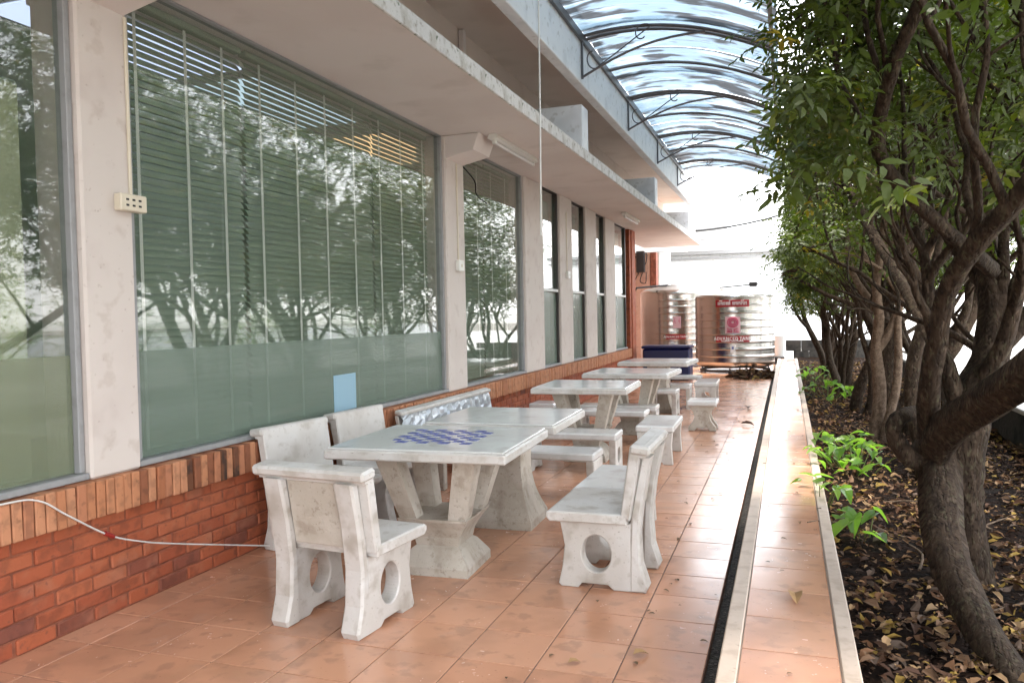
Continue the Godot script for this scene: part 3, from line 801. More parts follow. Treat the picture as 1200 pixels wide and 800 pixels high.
	for i in N:
		var z := -1.6 - pow(rng.randf(), 1.9) * 20.0
		var x := rng.randf_range(0.24, 2.05)
		if fn.get_noise_2d(x * 5.0 + 40.0, z * 5.0) < rng.randf_range(-0.45, 0.12): x = rng.randf_range(0.24, 2.05)
		if fn.get_noise_2d(x * 5.0 + 40.0, z * 5.0) < rng.randf_range(-0.45, 0.12): x = rng.randf_range(0.24, 2.05)
		var bs := Basis.from_euler(Vector3(rng.randf_range(-0.5, 0.5), rng.randf() * TAU, rng.randf_range(-0.5, 0.5)))
		if rng.randf() < 0.3: bs = bs * Basis(Vector3.FORWARD, PI)
		var sc := 0.14 + 0.9 * pow(rng.randf(), 1.8)
		mm.set_instance_transform(i, Transform3D(bs.scaled(Vector3(sc, sc, sc * rng.randf_range(0.6, 1.2))), Vector3(x, hgt.call(x, z) + rng.randf_range(0.005, 0.035), z)))
		var c: Vector3 = cols[rng.randi() % 8] * rng.randf_range(0.6, 1.15)
		mm.set_instance_color(i, Color(c.x, c.y, c.z))
	var heap := MultiMesh.new()
	heap.transform_format = MultiMesh.TRANSFORM_3D
	heap.use_colors = true
	heap.mesh = mm.mesh
	heap.instance_count = 420
	for i in 420:
		var a := rng.randf() * TAU
		var rd := sqrt(rng.randf())
		var hp := Vector3(-0.72 + cos(a) * rd * 0.5, 0.02 + (1.0 - rd) * 0.14 * rng.randf(), -18.0 + sin(a) * rd * 1.0)
		heap.set_instance_transform(i, Transform3D(Basis.from_euler(Vector3(rng.randf_range(-0.8, 0.8), rng.randf() * TAU, rng.randf_range(-0.8, 0.8))).scaled(Vector3.ONE * rng.randf_range(0.9, 2.2)), hp))
		var hc: Vector3 = cols[rng.randi() % 8] * rng.randf_range(0.2, 0.6)
		heap.set_instance_color(i, Color(hc.x, hc.y, hc.z))
	var ho := MultiMeshInstance3D.new()
	ho.name = "leaf_heap"
	ho.multimesh = heap
	ho.material_override = M.litter
	add_child(ho)
	tag(ho, "dark heap of dead leaves and twigs at the foot of the large tank", "leaf heap")
	ho.set_meta("kind", "stuff")
	var lo := MultiMeshInstance3D.new()
	lo.name = "leaf_litter"
	lo.multimesh = mm
	lo.material_override = M.litter
	add_child(lo)
	tag(lo, "brown and yellow fallen leaves covering the soil of the planter", "leaf litter")
	lo.set_meta("kind", "stuff")

func leaf_shape(mb: MB, at: Vector3, bs: Basis, l: float, w: float, fold: float) -> void:    # lies along local x, folded on the midrib, droops
	var f := w / 2.0
	var P := [Vector3(0, 0, 0), Vector3(l * 0.35, l * 0.04, 0), Vector3(l * 0.72, l * 0.01, 0), Vector3(l, -l * 0.12, 0)]
	var E := [Vector3(l * 0.28, f * fold, f), Vector3(l * 0.66, f * fold * 0.8 - l * 0.02, f * 0.8)]
	for s in [1.0, -1.0]:
		var e0: Vector3 = E[0] * Vector3(1, 1, s); var e1: Vector3 = E[1] * Vector3(1, 1, s)
		var q := [[P[0], P[1], e0], [P[1], e1, e0], [P[1], P[2], e1], [P[2], P[3], e1]]
		for k in q:
			var a: Vector3 = at + bs * k[0]; var b: Vector3 = at + bs * k[1]; var c: Vector3 = at + bs * k[2]
			if s > 0: mb.tri(a, c, b)
			else: mb.tri(a, b, c)

# ---------------------------------------------------------------- canopy
const RIBZ := [2.15, -0.6, -3.3, -6.05, -8.8, -11.55, -14.3, -17.0]
func canopy_y(x: float) -> float:      # the arch from the fascia out to its free edge
	var t := (x + 2.17) / 2.05
	return 4.57 + 0.34 * t - 0.72 * t * t
func canopy() -> void:
	var c := thing("canopy", "arched canopy of blue tinted plastic sheets on thin steel ribs above the walkway", "canopy")
	var z1 := -18.2
	var gut := MB.new()
	sbox(gut, Vector3(-2.166, 4.47, z1), Vector3(-2.13, 4.56, 4.0), 0.004)
	obj("wall_rail", gut, M.rib, c)
	var eb := MB.new()
	sbox(eb, Vector3(-0.15, canopy_y(-0.12) - 0.035, z1), Vector3(-0.11, canopy_y(-0.12) + 0.0, 4.0), 0.004)
	obj("edge_rail", eb, M.rib, c)
	var rib := MB.new()
	var rp := []
	var rr := []
	for i in 15:
		var x := -2.15 + i * 2.03 / 14.0
		rp.append(Vector3(x, canopy_y(x) - 0.025, 0))
		rr.append(0.019)
	tube(rib, rp, rr, 6)
	var rib_mesh := rib.mesh()
	var zz := 3.525
	while zz > z1:
		for d in [0.0, 0.12]:
			var o := obj("rib", rib_mesh, M.rib, c)
			o.position.z = zz - d
			if int(round((2.15 - zz) / 1.375)) % 2 == 1: break
		zz -= 1.375
	# sheets, each spanning two ribs, shallow waves running up the arch
	var z := 4.0
	var idx := 0
	while z > z1 + 0.1:
		var w := minf(1.06, z - z1)
		var mb := MB.new()
		var nx := 12
		var nz := 20
		for i in nx:
			for j in nz:
				var q := []
				for k in [[0, 0], [1, 0], [1, 1], [0, 1]]:
					var x: float = -2.16 + (i + k[0]) * 2.09 / nx
					var zj: float = z - (j + k[1]) * w / nz
					q.append(Vector3(x, canopy_y(x) + 0.012 + 0.011 * sin((j + k[1]) * TAU / 5.0) + (idx % 2) * 0.026, zj))
				mb.has_uv = true
				mb.quad(q[3], q[2], q[1], q[0])
				var u := []
				for k in [[0, 1], [1, 1], [1, 0], [0, 0]]: u.append(Vector2((i + k[0]) / float(nx) * 0.34 + idx * 0.37, (z - (j + k[1]) * w / nz) * 0.55))
				for t in [u[0], u[2], u[1], u[0], u[3], u[2]]: mb.uv.append(t)
		obj("sheet", mb, M.poly, c)
		z -= 0.98
		idx += 1
	for bz in RIBZ:
		var br := MB.new()
		tube(br, [Vector3(-2.15, 4.06, bz), Vector3(-2.15, 4.50, bz)], [0.014, 0.014], 6)
		var lowp := []
		var lowr := []
		for i in 9:
			var t := i / 8.0
			lowp.append(Vector3(-2.15 + t * 1.35, 4.08 + 0.33 * t + 0.10 * sin(t * PI), bz))
			lowr.append(0.014)
		tube(br, lowp, lowr, 6)
		var bo := obj("bracket", br, M.rib, c)
		var sc := MB.new()
		var sp := []
		var sr := []
		for i in 15:     # upper curl
			var a := -2.2 + i * 0.33
			var r := 0.035 + 0.085 * i / 14.0
			sp.append(Vector3(-1.47 - cos(a) * r, 4.47 + sin(a) * r, bz)); sr.append(0.008)
		sp.append(Vector3(-1.80, 4.28, bz)); sr.append(0.008)
		for i in 12:     # lower curl back to the wall
			var a := -0.6 - i * 0.36
			var r := 0.15 - 0.085 * i / 11.0
			sp.append(Vector3(-2.02 + cos(a) * r * 0.75, 4.29 + sin(a) * r, bz)); sr.append(0.008)
		tube(sc, sp, sr, 5)
		obj("scroll", sc, M.rib, bo)
	var hg := MB.new()
	tube(hg, [Vector3(-1.75, canopy_y(-1.75) - 0.03, -5.83), Vector3(-1.748, 3.0, -5.80), Vector3(-1.75, 2.03, -5.77)], [0.006, 0.006, 0.006], 6)
	tag(obj("hanging_cord", hg, M.white_plastic), "thin white cord hanging straight down from the canopy", "cord")

# ---------------------------------------------------------------- tanks, fittings, far things
func bent_text(txt: String, size: float, R: float, ang: float, y: float) -> ArrayMesh:    # lettering wrapped round a cylinder
	var tm := TextMesh.new()
	tm.text = txt
	var f := SystemFont.new()
	f.font_names = PackedStringArray(["Droid Sans"])
	f.font_weight = 700
	tm.font = f
	tm.font_size = 32
	tm.pixel_size = size / 32.0
	tm.depth = 0.006
	tm.curve_step = 2.0
	var src := tm.get_mesh_arrays()
	var v: PackedVector3Array = src[Mesh.ARRAY_VERTEX]
	var nn: PackedVector3Array = src[Mesh.ARRAY_NORMAL]
	for i in v.size():
		var a := ang + v[i].x / R
		var d := Vector3(sin(a), 0, cos(a))
		v[i] = d * (R + v[i].z) + Vector3.UP * (y + v[i].y)
		nn[i] = (Vector3(cos(a), 0, -sin(a)) * nn[i].x + Vector3.UP * nn[i].y + d * nn[i].z)
	src[Mesh.ARRAY_VERTEX] = v
	src[Mesh.ARRAY_NORMAL] = nn
	src[Mesh.ARRAY_TANGENT] = null
	var m := ArrayMesh.new()
	m.add_surface_from_arrays(Mesh.PRIMITIVE_TRIANGLES, src)
	return m
func patch(R: float, a0: float, a1: float, y0: float, y1: float) -> MB:     # a label wrapped round a cylinder
	var mb := MB.new()
	var n := 14
	for i in n:
		var b0 := lerpf(a0, a1, i / float(n)); var b1 := lerpf(a0, a1, (i + 1) / float(n))
		var d0 := Vector3(sin(b0), 0, cos(b0)); var d1 := Vector3(sin(b1), 0, cos(b1))
		mb.quad(d0 * R + Vector3.UP * y0, d1 * R + Vector3.UP * y0, d1 * R + Vector3.UP * y1, d0 * R + Vector3.UP * y1)
	return mb
func script_marks(R: float, ang: float, y: float, h: float, count: int, width: float, sd: int) -> MB:    # looped letters of the Thai line
	var mb := MB.new()
	var rng := RandomNumberGenerator.new()
	rng.seed = sd
	for i in count:
		if i == int(count * 0.45): continue
		var x0 := -width / 2.0 + (i + 0.15) * width / count
		var w := width / count * 0.62
		var k := rng.randi() % 4
		var p := []
		match k:
			0: p = [Vector2(0.35, 0.1), Vector2(0.1, 0.05), Vector2(0.12, 0.3), Vector2(0.2, 0.95), Vector2(0.9, 0.95), Vector2(0.95, 0.0)]
			1: p = [Vector2(0.3, 0.95), Vector2(0.05, 0.8), Vector2(0.2, 0.7), Vector2(0.15, 0.05), Vector2(0.85, 0.05), Vector2(0.9, 1.0)]
			2: p = [Vector2(0.4, 0.55), Vector2(0.1, 0.5), Vector2(0.15, 0.9), Vector2(0.8, 1.0), Vector2(0.9, 0.0)]
			3: p = [Vector2(0.2, 1.0), Vector2(0.5, 0.95), Vector2(0.45, 0.0), Vector2(0.75, 0.05)]
		var q := []
		var r := []
		for e in p:
			var a: float = ang + (x0 + e.x * w) / R
			q.append(Vector3(sin(a), 0, cos(a)) * R + Vector3.UP * (y + (e.y - 0.5) * h))
			r.append(0.006)
		tube(mb, q, r, 4)
		if rng.randf() < 0.4:
			var a2 := ang + (x0 + w * 0.7) / R
			var c := Vector3(sin(a2), 0, cos(a2)) * R + Vector3.UP * (y + h * 0.78)
			tube(mb, [c - Vector3(0.012, 0.004, 0), c + Vector3(0.014, 0.008, 0)], [0.006, 0.006], 4)
	return mb

func tank(label: String, at: Vector3, R: float, H: float, big: bool) -> void:
	var t := thing("water_tank", label, "water tank", at, 0, "stainless steel water tanks")
	var prof := [Vector2(R * 0.55, 0.10), Vector2(R * 0.86, 0.12), Vector2(R * 0.95, 0.17), Vector2(R * 0.985, 0.24)]
	var y := 0.26
	while y < H - 0.14:
		for k in [0.0, 0.008, 0.07, 0.108]: prof.append(Vector2(R * 0.985, y + k))
		for k in [[0.118, 0.989], [0.126, 0.993], [0.138, 0.993], [0.148, 0.989]]: prof.append(Vector2(R * k[1], y + k[0]))
		y += 0.167
	for k in [0.0, 0.008]: prof.append(Vector2(R * 0.985, y + k))
	prof.append(Vector2(R * 0.985, H - 0.07)); prof.append(Vector2(R * 0.985, H - 0.06)); prof.append(Vector2(R * 0.965, H - 0.02)); prof.append(Vector2(R * 0.93, H + 0.01))
	var mb := MB.new()
	lathe(mb, prof, 64)
	obj("body", mb, M.steel, t)
	var lid := MB.new()
	lathe(lid, [Vector2(R * 0.93, H + 0.01), Vector2(R * 0.80, H + 0.06), Vector2(R * 0.62, H + 0.095), Vector2(R * 0.42, H + 0.11), Vector2(R * 0.42, H + 0.15), Vector2(R * 0.36, H + 0.165), Vector2(0.01, H + 0.17)], 48)
	obj("top", lid, M.steel_top, t)
	for k in 6:
		var lg := MB.new()
		var a := k * TAU / 6.0 + 0.2
		var d := Vector3(sin(a), 0, cos(a))
		tube(lg, [d * R * 0.93, d * R * 0.84 + Vector3.UP * 0.22], [0.022, 0.022], 6)
		obj("stand_leg", lg, M.rib, t)
	var ring := MB.new()
	lathe(ring, [Vector2(R * 0.84, 0.02), Vector2(R * 0.88, 0.02), Vector2(R * 0.88, 0.07), Vector2(R * 0.84, 0.07)], 32)
	obj("stand_ring", ring, M.rib, t)
	var face := atan2(-at.x, -at.z)      # towards the walkway
	var RR := R * 1.004
	if big:
		var l1 := obj("top_label", patch(RR, face - 0.46, face + 0.36, 1.52, 1.68), M.label_red, t)
		obj("lettering", script_marks(RR + 0.002, face - 0.05, 1.60, 0.075, 18, 0.66, 3), M.label_white, l1)
		var l2 := obj("name_label", patch(RR, face - 0.46, face + 0.36, 0.72, 0.86), M.label_red, t)
		obj("lettering", bent_text("ADVANCED TANK", 0.105, RR + 0.002, face - 0.05, 0.80), M.label_white, l2)
		obj("small_lettering", script_marks(RR + 0.002, face - 0.05, 0.742, 0.02, 22, 0.5, 6), M.label_white, l2)
		var l3 := obj("emblem_label", patch(RR, face - 0.22, face + 0.14, 0.92, 1.30), M.label_pink, t)
		var e := MB.new()
		for s in [0, 1, 2]:
			var q := []
			var r := []
			for i in 17:
				var a := i * TAU / 16.0
				var aa: float = face - 0.04 + cos(a) * (0.115 - s * 0.034) / RR
				q.append(Vector3(sin(aa), 0, cos(aa)) * (RR + 0.003) + Vector3.UP * (1.17 + sin(a) * (0.11 - s * 0.032)))
				r.append(0.011)
			tube(e, q, r, 4)
		obj("emblem", e, M.magenta, l3)
		for i in 3:
			obj("lettering", script_marks(RR + 0.003, face - 0.04, 1.02 - i * 0.035, 0.02, 9, 0.26, 20 + i), M.magenta, l3)
		var l4 := obj("small_sticker", patch(RR, face - 0.10, face + 0.01, 0.48, 0.66), M.label_white, t)
		obj("sticker_emblem", patch(RR + 0.002, face - 0.07, face - 0.02, 0.56, 0.62), flat_mat(Color(0.35, 0.4, 0.6), 0.5), l4)
	else:
		var l2 := obj("name_label", patch(RR, face - 0.20, face + 0.40, 0.74, 0.86), M.label_red, t)
		obj("lettering", bent_text("ADVANCED TANK", 0.075, RR + 0.002, face + 0.10, 0.80), M.label_white, l2)
		var l3 := obj("emblem_label", patch(RR, face + 0.02, face + 0.26, 1.02, 1.32), M.label_pink, t)
		obj("lettering", script_marks(RR + 0.003, face + 0.14, 1.18, 0.1, 3, 0.18, 31), M.magenta, l3)

func fittings() -> void:
	tank("large stainless steel water tank with red ADVANCED TANK label beside the kerb", Vector3(-1.19, 0, -19.6), 0.92, 1.80, true)
	tank("stainless steel water tank half hidden behind the larger tank, nearer the building", Vector3(-2.88, 0, -21.3), 0.84, 1.98, false)
	var pv := MB.new()
	tube(pv, [Vector3(-1.5, 1.98, -19.3), Vector3(-1.0, 2.02, -19.4), Vector3(-0.62, 2.06, -19.5)], [0.018, 0.018, 0.018], 6)
	sbox(pv, Vector3(-0.84, 1.985, -19.5), Vector3(-0.66, 2.10, -19.38), 0.02)
	tag(obj("pipe_fitting", pv, M.dark_box), "dark pipe with a valve lying on top of the large tank", "pipe")
	var sp := MB.new()
	tube(sp, [Vector3(-3.62, 0.0, -19.9), Vector3(-3.62, 1.95, -19.9), Vector3(-3.57, 2.05, -19.95), Vector3(-3.2, 2.10, -20.6), Vector3(-2.95, 2.13, -21.0)], [0.025, 0.025, 0.025, 0.025, 0.025], 8)
	tag(obj("supply_pipe", sp, M.dark_box), "dark standpipe feeding the tank beside the building", "pipe")
	var dp := MB.new()
	tube(dp, [Vector3(-3.80, 0.0, -19.6), Vector3(-3.80, 1.6, -19.6)], [0.07, 0.07], 10)
	tag(obj("drum_pipe", dp, flat_mat(Color(0.10, 0.16, 0.22), 0.5)), "thick dark blue pipe standing in the recess behind the brick corner", "pipe")
	# blue chest
	var bc := thing("blue_chest", "dark blue plastic chest between the farthest table and the tanks", "chest", Vector3(-2.42, 0, -17.15))
	obj("body", cbox(MB.new(), Vector3(0, 0.33, 0), Vector3(0.98, 0.66, 0.60), 0.03), M.blue, bc)
	obj("lid", cbox(MB.new(), Vector3(0, 0.695, 0), Vector3(1.03, 0.06, 0.64), 0.02), M.blue, bc)
	# electric meter box with looping wires on the pink wall
	var eb := thing("meter_box", "dark electric box with looping wires on the pink end wall", "electric box", Vector3(-4.06, 0, -23.5))
	obj("case", cbox(MB.new(), Vector3(0, 2.92, 0.09), Vector3(0.24, 0.62, 0.16), 0.012), M.dark_box, eb)
	for a in [[[-0.10, 3.1], [-0.24, 3.02], [-0.26, 3.16], [-0.05, 3.17]], [[0.05, 2.6], [-0.02, 2.35], [0.14, 2.3], [0.16, 2.62]], [[-0.06, 2.6], [-0.2, 2.3], [-0.22, 1.9], [-0.2, 1.4]], [[0.06, 3.15], [0.18, 3.15], [0.16, 2.9], [0.1, 2.8]]]:
		var p := []
		var r := []
		for e in a:
			p.append(Vector3(e[0], e[1], 0.10)); r.append(0.014)
		var sm := smooth_path(p, r, 5)
		obj("wire", tube(MB.new(), sm[0], sm[1], 5), M.black, eb)
	# lamps under the eave, switched off
	var names := ["fluorescent batten lamp under the eave near the hanging cord", "fluorescent batten lamp under the far end of the eave"]
	var lz := [-7.95, -14.5]
	for i in 2:
		var t := thing("batten_lamp", names[i], "lamp", Vector3(-2.68, 3.19, lz[i]), 0, "unlit lamps under the eave")
		var hs := MB.new()
		extrude(hs, PackedVector2Array([Vector2(-0.035, -0.002), Vector2(-0.05, -0.045), Vector2(-0.012, -0.055), Vector2(0.012, -0.055), Vector2(0.05, -0.045), Vector2(0.035, -0.002)]), 1.36, Transform3D(), 0.004)
		obj("housing", hs, M.white_plastic, t)
		obj("tube", tube(MB.new(), [Vector3(0, -0.078, -0.6), Vector3(0, -0.078, 0.6)], [0.016, 0.016], 10), M.label_white, t)
		for s in [-1.0, 1.0]: obj("socket", cbox(MB.new(), Vector3(0, -0.070, s * 0.62), Vector3(0.04, 0.05, 0.03), 0.005), M.white_plastic, t)
	# sockets and switches with their conduits
	var o := thing("socket_box", "cream power socket box on the first column with a conduit above", "socket", Vector3(-3.13, 2.03, -3.17))
	obj("case", cbox(MB.new(), Vector3(0.025, 0, 0.0), Vector3(0.05, 0.085, 0.17), 0.006), M.cream_plastic, o)
	for i in 2:
		for j in 3: obj("socket_hole", cbox(MB.new(), Vector3(0.051, 0.014 - i * 0.028, 0.045 - j * 0.04), Vector3(0.004, 0.010, 0.016), 0.0), M.dark_box, o)
	obj("conduit", sbox(MB.new(), Vector3(0.0, 0.044, -0.03), Vector3(0.012, 0.93, -0.012), 0.003), M.cream_plastic, o)
	for a in [["white switch box with a conduit on the column beside the big window", -7.42, 1.94, 1.02], ["white switch box with a conduit on the column among the narrow windows", -11.62, 2.02, 0.94]]:
		var s := thing("switch_box", a[0], "switch", Vector3(-3.13, a[2], a[1]), 0, "switch boxes on the columns")
		obj("case", cbox(MB.new(), Vector3(0.022, 0, 0), Vector3(0.044, 0.11, 0.13), 0.006), M.white_plastic, s)
		obj("rocker", cbox(MB.new(), Vector3(0.046, 0, 0), Vector3(0.008, 0.03, 0.02), 0.002), M.cream_plastic, s)
		obj("conduit", sbox(MB.new(), Vector3(0.0, 0.057, -0.010), Vector3(0.014, a[3], 0.010), 0.003), M.cream_plastic, s)
	# white cable along the sill
	var cp := [Vector3(-3.07, 0.70, -1.9), Vector3(-3.075, 0.695, -2.38), Vector3(-3.075, 0.672, -2.56), Vector3(-3.075, 0.57, -2.71), Vector3(-3.095, 0.416, -2.95), Vector3(-3.10, 0.33, -3.15), Vector3(-3.10, 0.26, -3.36), Vector3(-3.08, 0.13, -3.8), Vector3(-3.05, 0.03, -4.15), Vector3(-2.9, 0.012, -4.3)]
	var cr := []
	for i in cp.size(): cr.append(0.0045)
	var cs := smooth_path(cp, cr, 6)
	var cab := thing("cable", "thin white cable with a red taped splice drooping along the brick wall", "cable")
	obj("wire", tube(MB.new(), cs[0], cs[1], 6), M.cord, cab)
	obj("tape", tube(MB.new(), [Vector3(-3.092, 0.432, -2.925), Vector3(-3.097, 0.40, -2.98)], [0.012, 0.011], 8), M.red, cab)
	var lw := smooth_path([Vector3(-3.19, 3.0, -7.72), Vector3(-3.1, 2.85, -7.85), Vector3(-3.12, 2.72, -7.95), Vector3(-3.1, 2.66, -8.2)], [0.007, 0.007, 0.007, 0.007], 5)
	tag(obj("loose_wire", tube(MB.new(), lw[0], lw[1], 5), M.black), "loose black wire curling from the beam by the second column", "wire")
	# red scrap on the sill
	tag(obj("red_scrap", cbox(MB.new(), Vector3(-3.12, 0.705, -5.62), Vector3(0.06, 0.03, 0.12), 0.012, Basis(Vector3.UP, 0.4)), M.red), "small red scrap lying on the brick sill", "scrap")
	# fallen leaves on the paving
	var rng := RandomNumberGenerator.new()
	rng.seed = 31
	var spots := [[-0.55, -11.9, 0.20, "dark curled leaf on the paving, the farther of two by the drain"], [-0.56, -10.3, 0.18, "dark curled leaf on the paving, the nearer of two by the drain"], [-0.62, -3.25, 0.075, "small brown leaf on the nearest paving tiles beside the drain"], [-0.86, -3.10, 0.06, "small brown leaf on the nearest paving tiles away from the drain"], [0.02, -3.60, 0.11, "pale dry leaf lying on the kerb tiles"]]
	for a in spots:
		var mb := MB.new()
		leaf_shape(mb, Vector3.ZERO, Basis(), a[2], a[2] * 0.55, 0.7)
		var o2 := obj("fallen_leaf", mb, flat_mat(Color(0.22, 0.12, 0.08) if a[2] > 0.15 else Color(0.62, 0.48, 0.32), 0.8))
		o2.position = Vector3(a[0], 0.004 + a[2] * 0.12 + (0.2 if a[0] > -0.3 else 0.0), a[1])
		o2.rotation.y = rng.randf() * TAU
		tag(o2, a[3], "leaf", "single fallen leaves")
	var bit := MB.new()
	leaf_shape(bit, Vector3.ZERO, Basis(), 0.03, 0.014, 0.6)
	var mm := MultiMesh.new()
	mm.transform_format = MultiMesh.TRANSFORM_3D
	mm.use_colors = true
	mm.mesh = bit.mesh()
	mm.instance_count = 170
	for i in 170:
		var onk := rng.randf() < 0.35
		var x := rng.randf_range(-0.2, 0.2) if onk else (rng.randf_range(-1.1, -0.35) if rng.randf() < 0.8 else rng.randf_range(-2.9, -0.4))
		mm.set_instance_transform(i, Transform3D(Basis.from_euler(Vector3(0, rng.randf() * TAU, 0)).scaled(Vector3.ONE * rng.randf_range(0.5, 1.6)), Vector3(x, (0.206 if onk else 0.006), rng.randf_range(-17.0, -2.8))))
		var k := rng.randf_range(0.08, 0.25)
		mm.set_instance_color(i, Color(k, k * 0.6, k * 0.35))
	var bits := MultiMeshInstance3D.new()
	bits.name = "leaf_bits"
	bits.multimesh = mm
	bits.material_override = M.litter
	add_child(bits)
	tag(bits, "tiny brown leaf bits scattered over paving and kerb", "leaf litter")
	bits.set_meta("kind", "stuff")

func far_things() -> void:
	var w := thing("white_building", "plain white building closing the view beyond the water tanks", "building")
	poly_box(w, "wall", Vector3(-9.0, 0.0, -34.0), Vector3(3.2, 3.7, -33.0), M.white_wall)
	poly_box(w, "roof_edge", Vector3(-9.2, 3.702, -34.1), Vector3(3.3, 3.85, -32.7), M.frame)
	poly_box(w, "gutter", Vector3(-9.2, 3.50, -32.99), Vector3(3.3, 3.58, -32.85), M.frame)
	var gb := thing("grey_outbuilding", "pale grey outbuilding wall with a pillar behind the left tank", "building")
	poly_box(gb, "wall", Vector3(-7.2, 0.0, -29.4), Vector3(-4.35, 3.6, -29.0), M.plaster)
	poly_box(gb, "pillar", Vector3(-4.34, 0.0, -29.3), Vector3(-4.0, 3.6, -28.9), M.white_wall)
	poly_box(gb, "lintel", Vector3(-7.2, 3.605, -29.5), Vector3(-3.4, 3.70, -28.8), M.white_wall)
	# low block wall past the end of the kerb
	var lw := thing("block_wall", "low weathered block wall past the end of the kerb", "wall")
	for i in 7:
		for r in 2:
			poly_box(lw, "block", Vector3(0.15 + i * 0.405 - r * 0.2, 0.0 + r * 0.30, -23.3), Vector3(0.55 + i * 0.405 - r * 0.2, 0.295 + r * 0.30, -23.1), M.garden_wall, 0.01)
	var bin := thing("grey_bucket", "pale grey bucket standing right of the large tank", "bucket", Vector3(-0.22, 0, -22.2))
	obj("body", lathe(MB.new(), [Vector2(0.01, 0.2), Vector2(0.12, 0.2), Vector2(0.16, 0.75), Vector2(0.17, 0.76), Vector2(0.0, 0.76)], 20), M.frame_white, bin)
	obj("stand", cbox(MB.new(), Vector3(0, 0.1, 0), Vector3(0.3, 0.2, 0.3), 0.01), M.dark_box, bin)
	# overhead wires
	for a in [["sagging overhead cable bundle from the eave end", Vector3(-2.2, 3.5, -21.0), Vector3(2.5, 5.4, -26.0), 0.30, 0.03], ["thin straight overhead wire above the tanks", Vector3(-3.2, 4.05, -30.0), Vector3(6.0, 4.2, -30.0), 0.03, 0.012], ["thin slanting overhead wire running into the trees", Vector3(-0.6, 5.6, -26.0), Vector3(1.3, 2.6, -19.0), 0.05, 0.012]]:
		var p := []
		var r := []
		for i in 13:
			var t := i / 12.0
			p.append((a[1] as Vector3).lerp(a[2], t) - Vector3.UP * a[3] * 4.0 * t * (1.0 - t)); r.append(a[4])
		tag(obj("overhead_wire", tube(MB.new(), p, r, 5), M.black), a[0], "wire", "overhead wires")
	# courtyard edge: white boundary wall
	var bw := thing("boundary_wall", "low white boundary wall across the bright courtyard", "wall")
	poly_box(bw, "wall_body", Vector3(13.0, 0.0, -45.0), Vector3(13.25, 1.1, 10.0), M.white_wall)
	poly_box(bw, "coping", Vector3(12.95, 1.102, -45.0), Vector3(13.3, 1.16, 10.0), M.pave)

# ---------------------------------------------------------------- trees
var sprays := []
func make_sprays() -> void:
	var rng := RandomNumberGenerator.new()
	rng.seed = 404
	for k in 4:
		var mb := MB.new()
		var n := 15
		for i in n:
			var t := i / float(n - 1)
			var at := Vector3(0.02 + 0.20 * t, 0.02 * sin(t * 3.0), rng.randf_range(-0.03, 0.03))
			var yaw := (1.0 if i % 2 else -1.0) * rng.randf_range(0.5, 1.3)
			if i == n - 1: yaw = 0.0
			leaf_shape(mb, at, Basis.from_euler(Vector3(rng.randf_range(-0.7, 0.7), yaw, rng.randf_range(-0.7, 0.35))), rng.randf_range(0.036, 0.062), rng.randf_range(0.015, 0.022), 0.3)
		sprays.append(mb.mesh())

func crown(parent: Node3D, pts: Array, rng: RandomNumberGenerator, tint: Vector3, yellow: float) -> void:
	var mm := MultiMesh.new()
	mm.transform_format = MultiMesh.TRANSFORM_3D
	mm.use_colors = true
	mm.mesh = sprays[rng.randi() % 4]
	mm.instance_count = pts.size()
	for i in pts.size():
		var bs := Basis.from_euler(Vector3(rng.randf_range(-0.6, 0.6), rng.randf() * TAU, rng.randf_range(-1.0, 0.4)))
		mm.set_instance_transform(i, Transform3D(bs.scaled(Vector3.ONE * rng.randf_range(0.7, 1.25)), pts[i] - parent.position))
		var c := tint * rng.randf_range(0.65, 1.35)
		if rng.randf() < yellow: c = Vector3(0.30, 0.22, 0.02) if rng.randf() < 0.25 else Vector3(0.15, 0.17, 0.025)
		mm.set_instance_color(i, Color(c.x, c.y, c.z))
	var o := MultiMeshInstance3D.new()
	o.name = "crown"
	o.multimesh = mm
	o.material_override = M.leaf
	o.set_meta("kind", "stuff")
	parent.add_child(o)

# a limb that wanders; collects the ends where leaves grow
func limb(mb: MB, fine: MB, p: Vector3, d: Vector3, r: float, length: float, level: int, rng: RandomNumberGenerator, tips: Array) -> void:
	var steps := 7
	var pts := [p]
	var rad := [r]
	var q := p
	var dir := d.normalized()
	for i in steps:
		dir = (dir + Vector3(rng.randf_range(-1, 1), rng.randf_range(-0.6, 0.9), rng.randf_range(-1, 1)) * 0.26).normalized()
		if q.y > 4.5: dir.y *= 0.3
		if q.x < 0.1: dir.x = absf(dir.x) + 0.1
		q += dir * length / steps
		pts.append(q)
		rad.append(maxf(0.004, r * (1.0 - 0.62 * (i + 1) / steps)))
	var sm := smooth_path(pts, rad, 2)
	tube(mb if level < 2 else fine, sm[0], sm[1], 9 if level == 0 else (7 if level == 1 else 5), 0.10, rng)
	if level >= 3 or r < 0.009:
		tips.append(q); tips.append(pts[4])
		return
	var kids := 5 if level == 0 else 4
	for k in kids:
		var i := rng.randi_range(3, steps)
		var side := Vector3(rng.randf_range(-1, 1), rng.randf_range(-0.1, 1.1), rng.randf_range(-1, 1)).normalized()
		limb(mb, fine, pts[i], (pts[i] - pts[i - 1]).normalized() * 0.6 + side * 0.9, rad[i] * rng.randf_range(0.55, 0.85), length * rng.randf_range(0.5, 0.75), level + 1, rng, tips)
	tips.append(q)

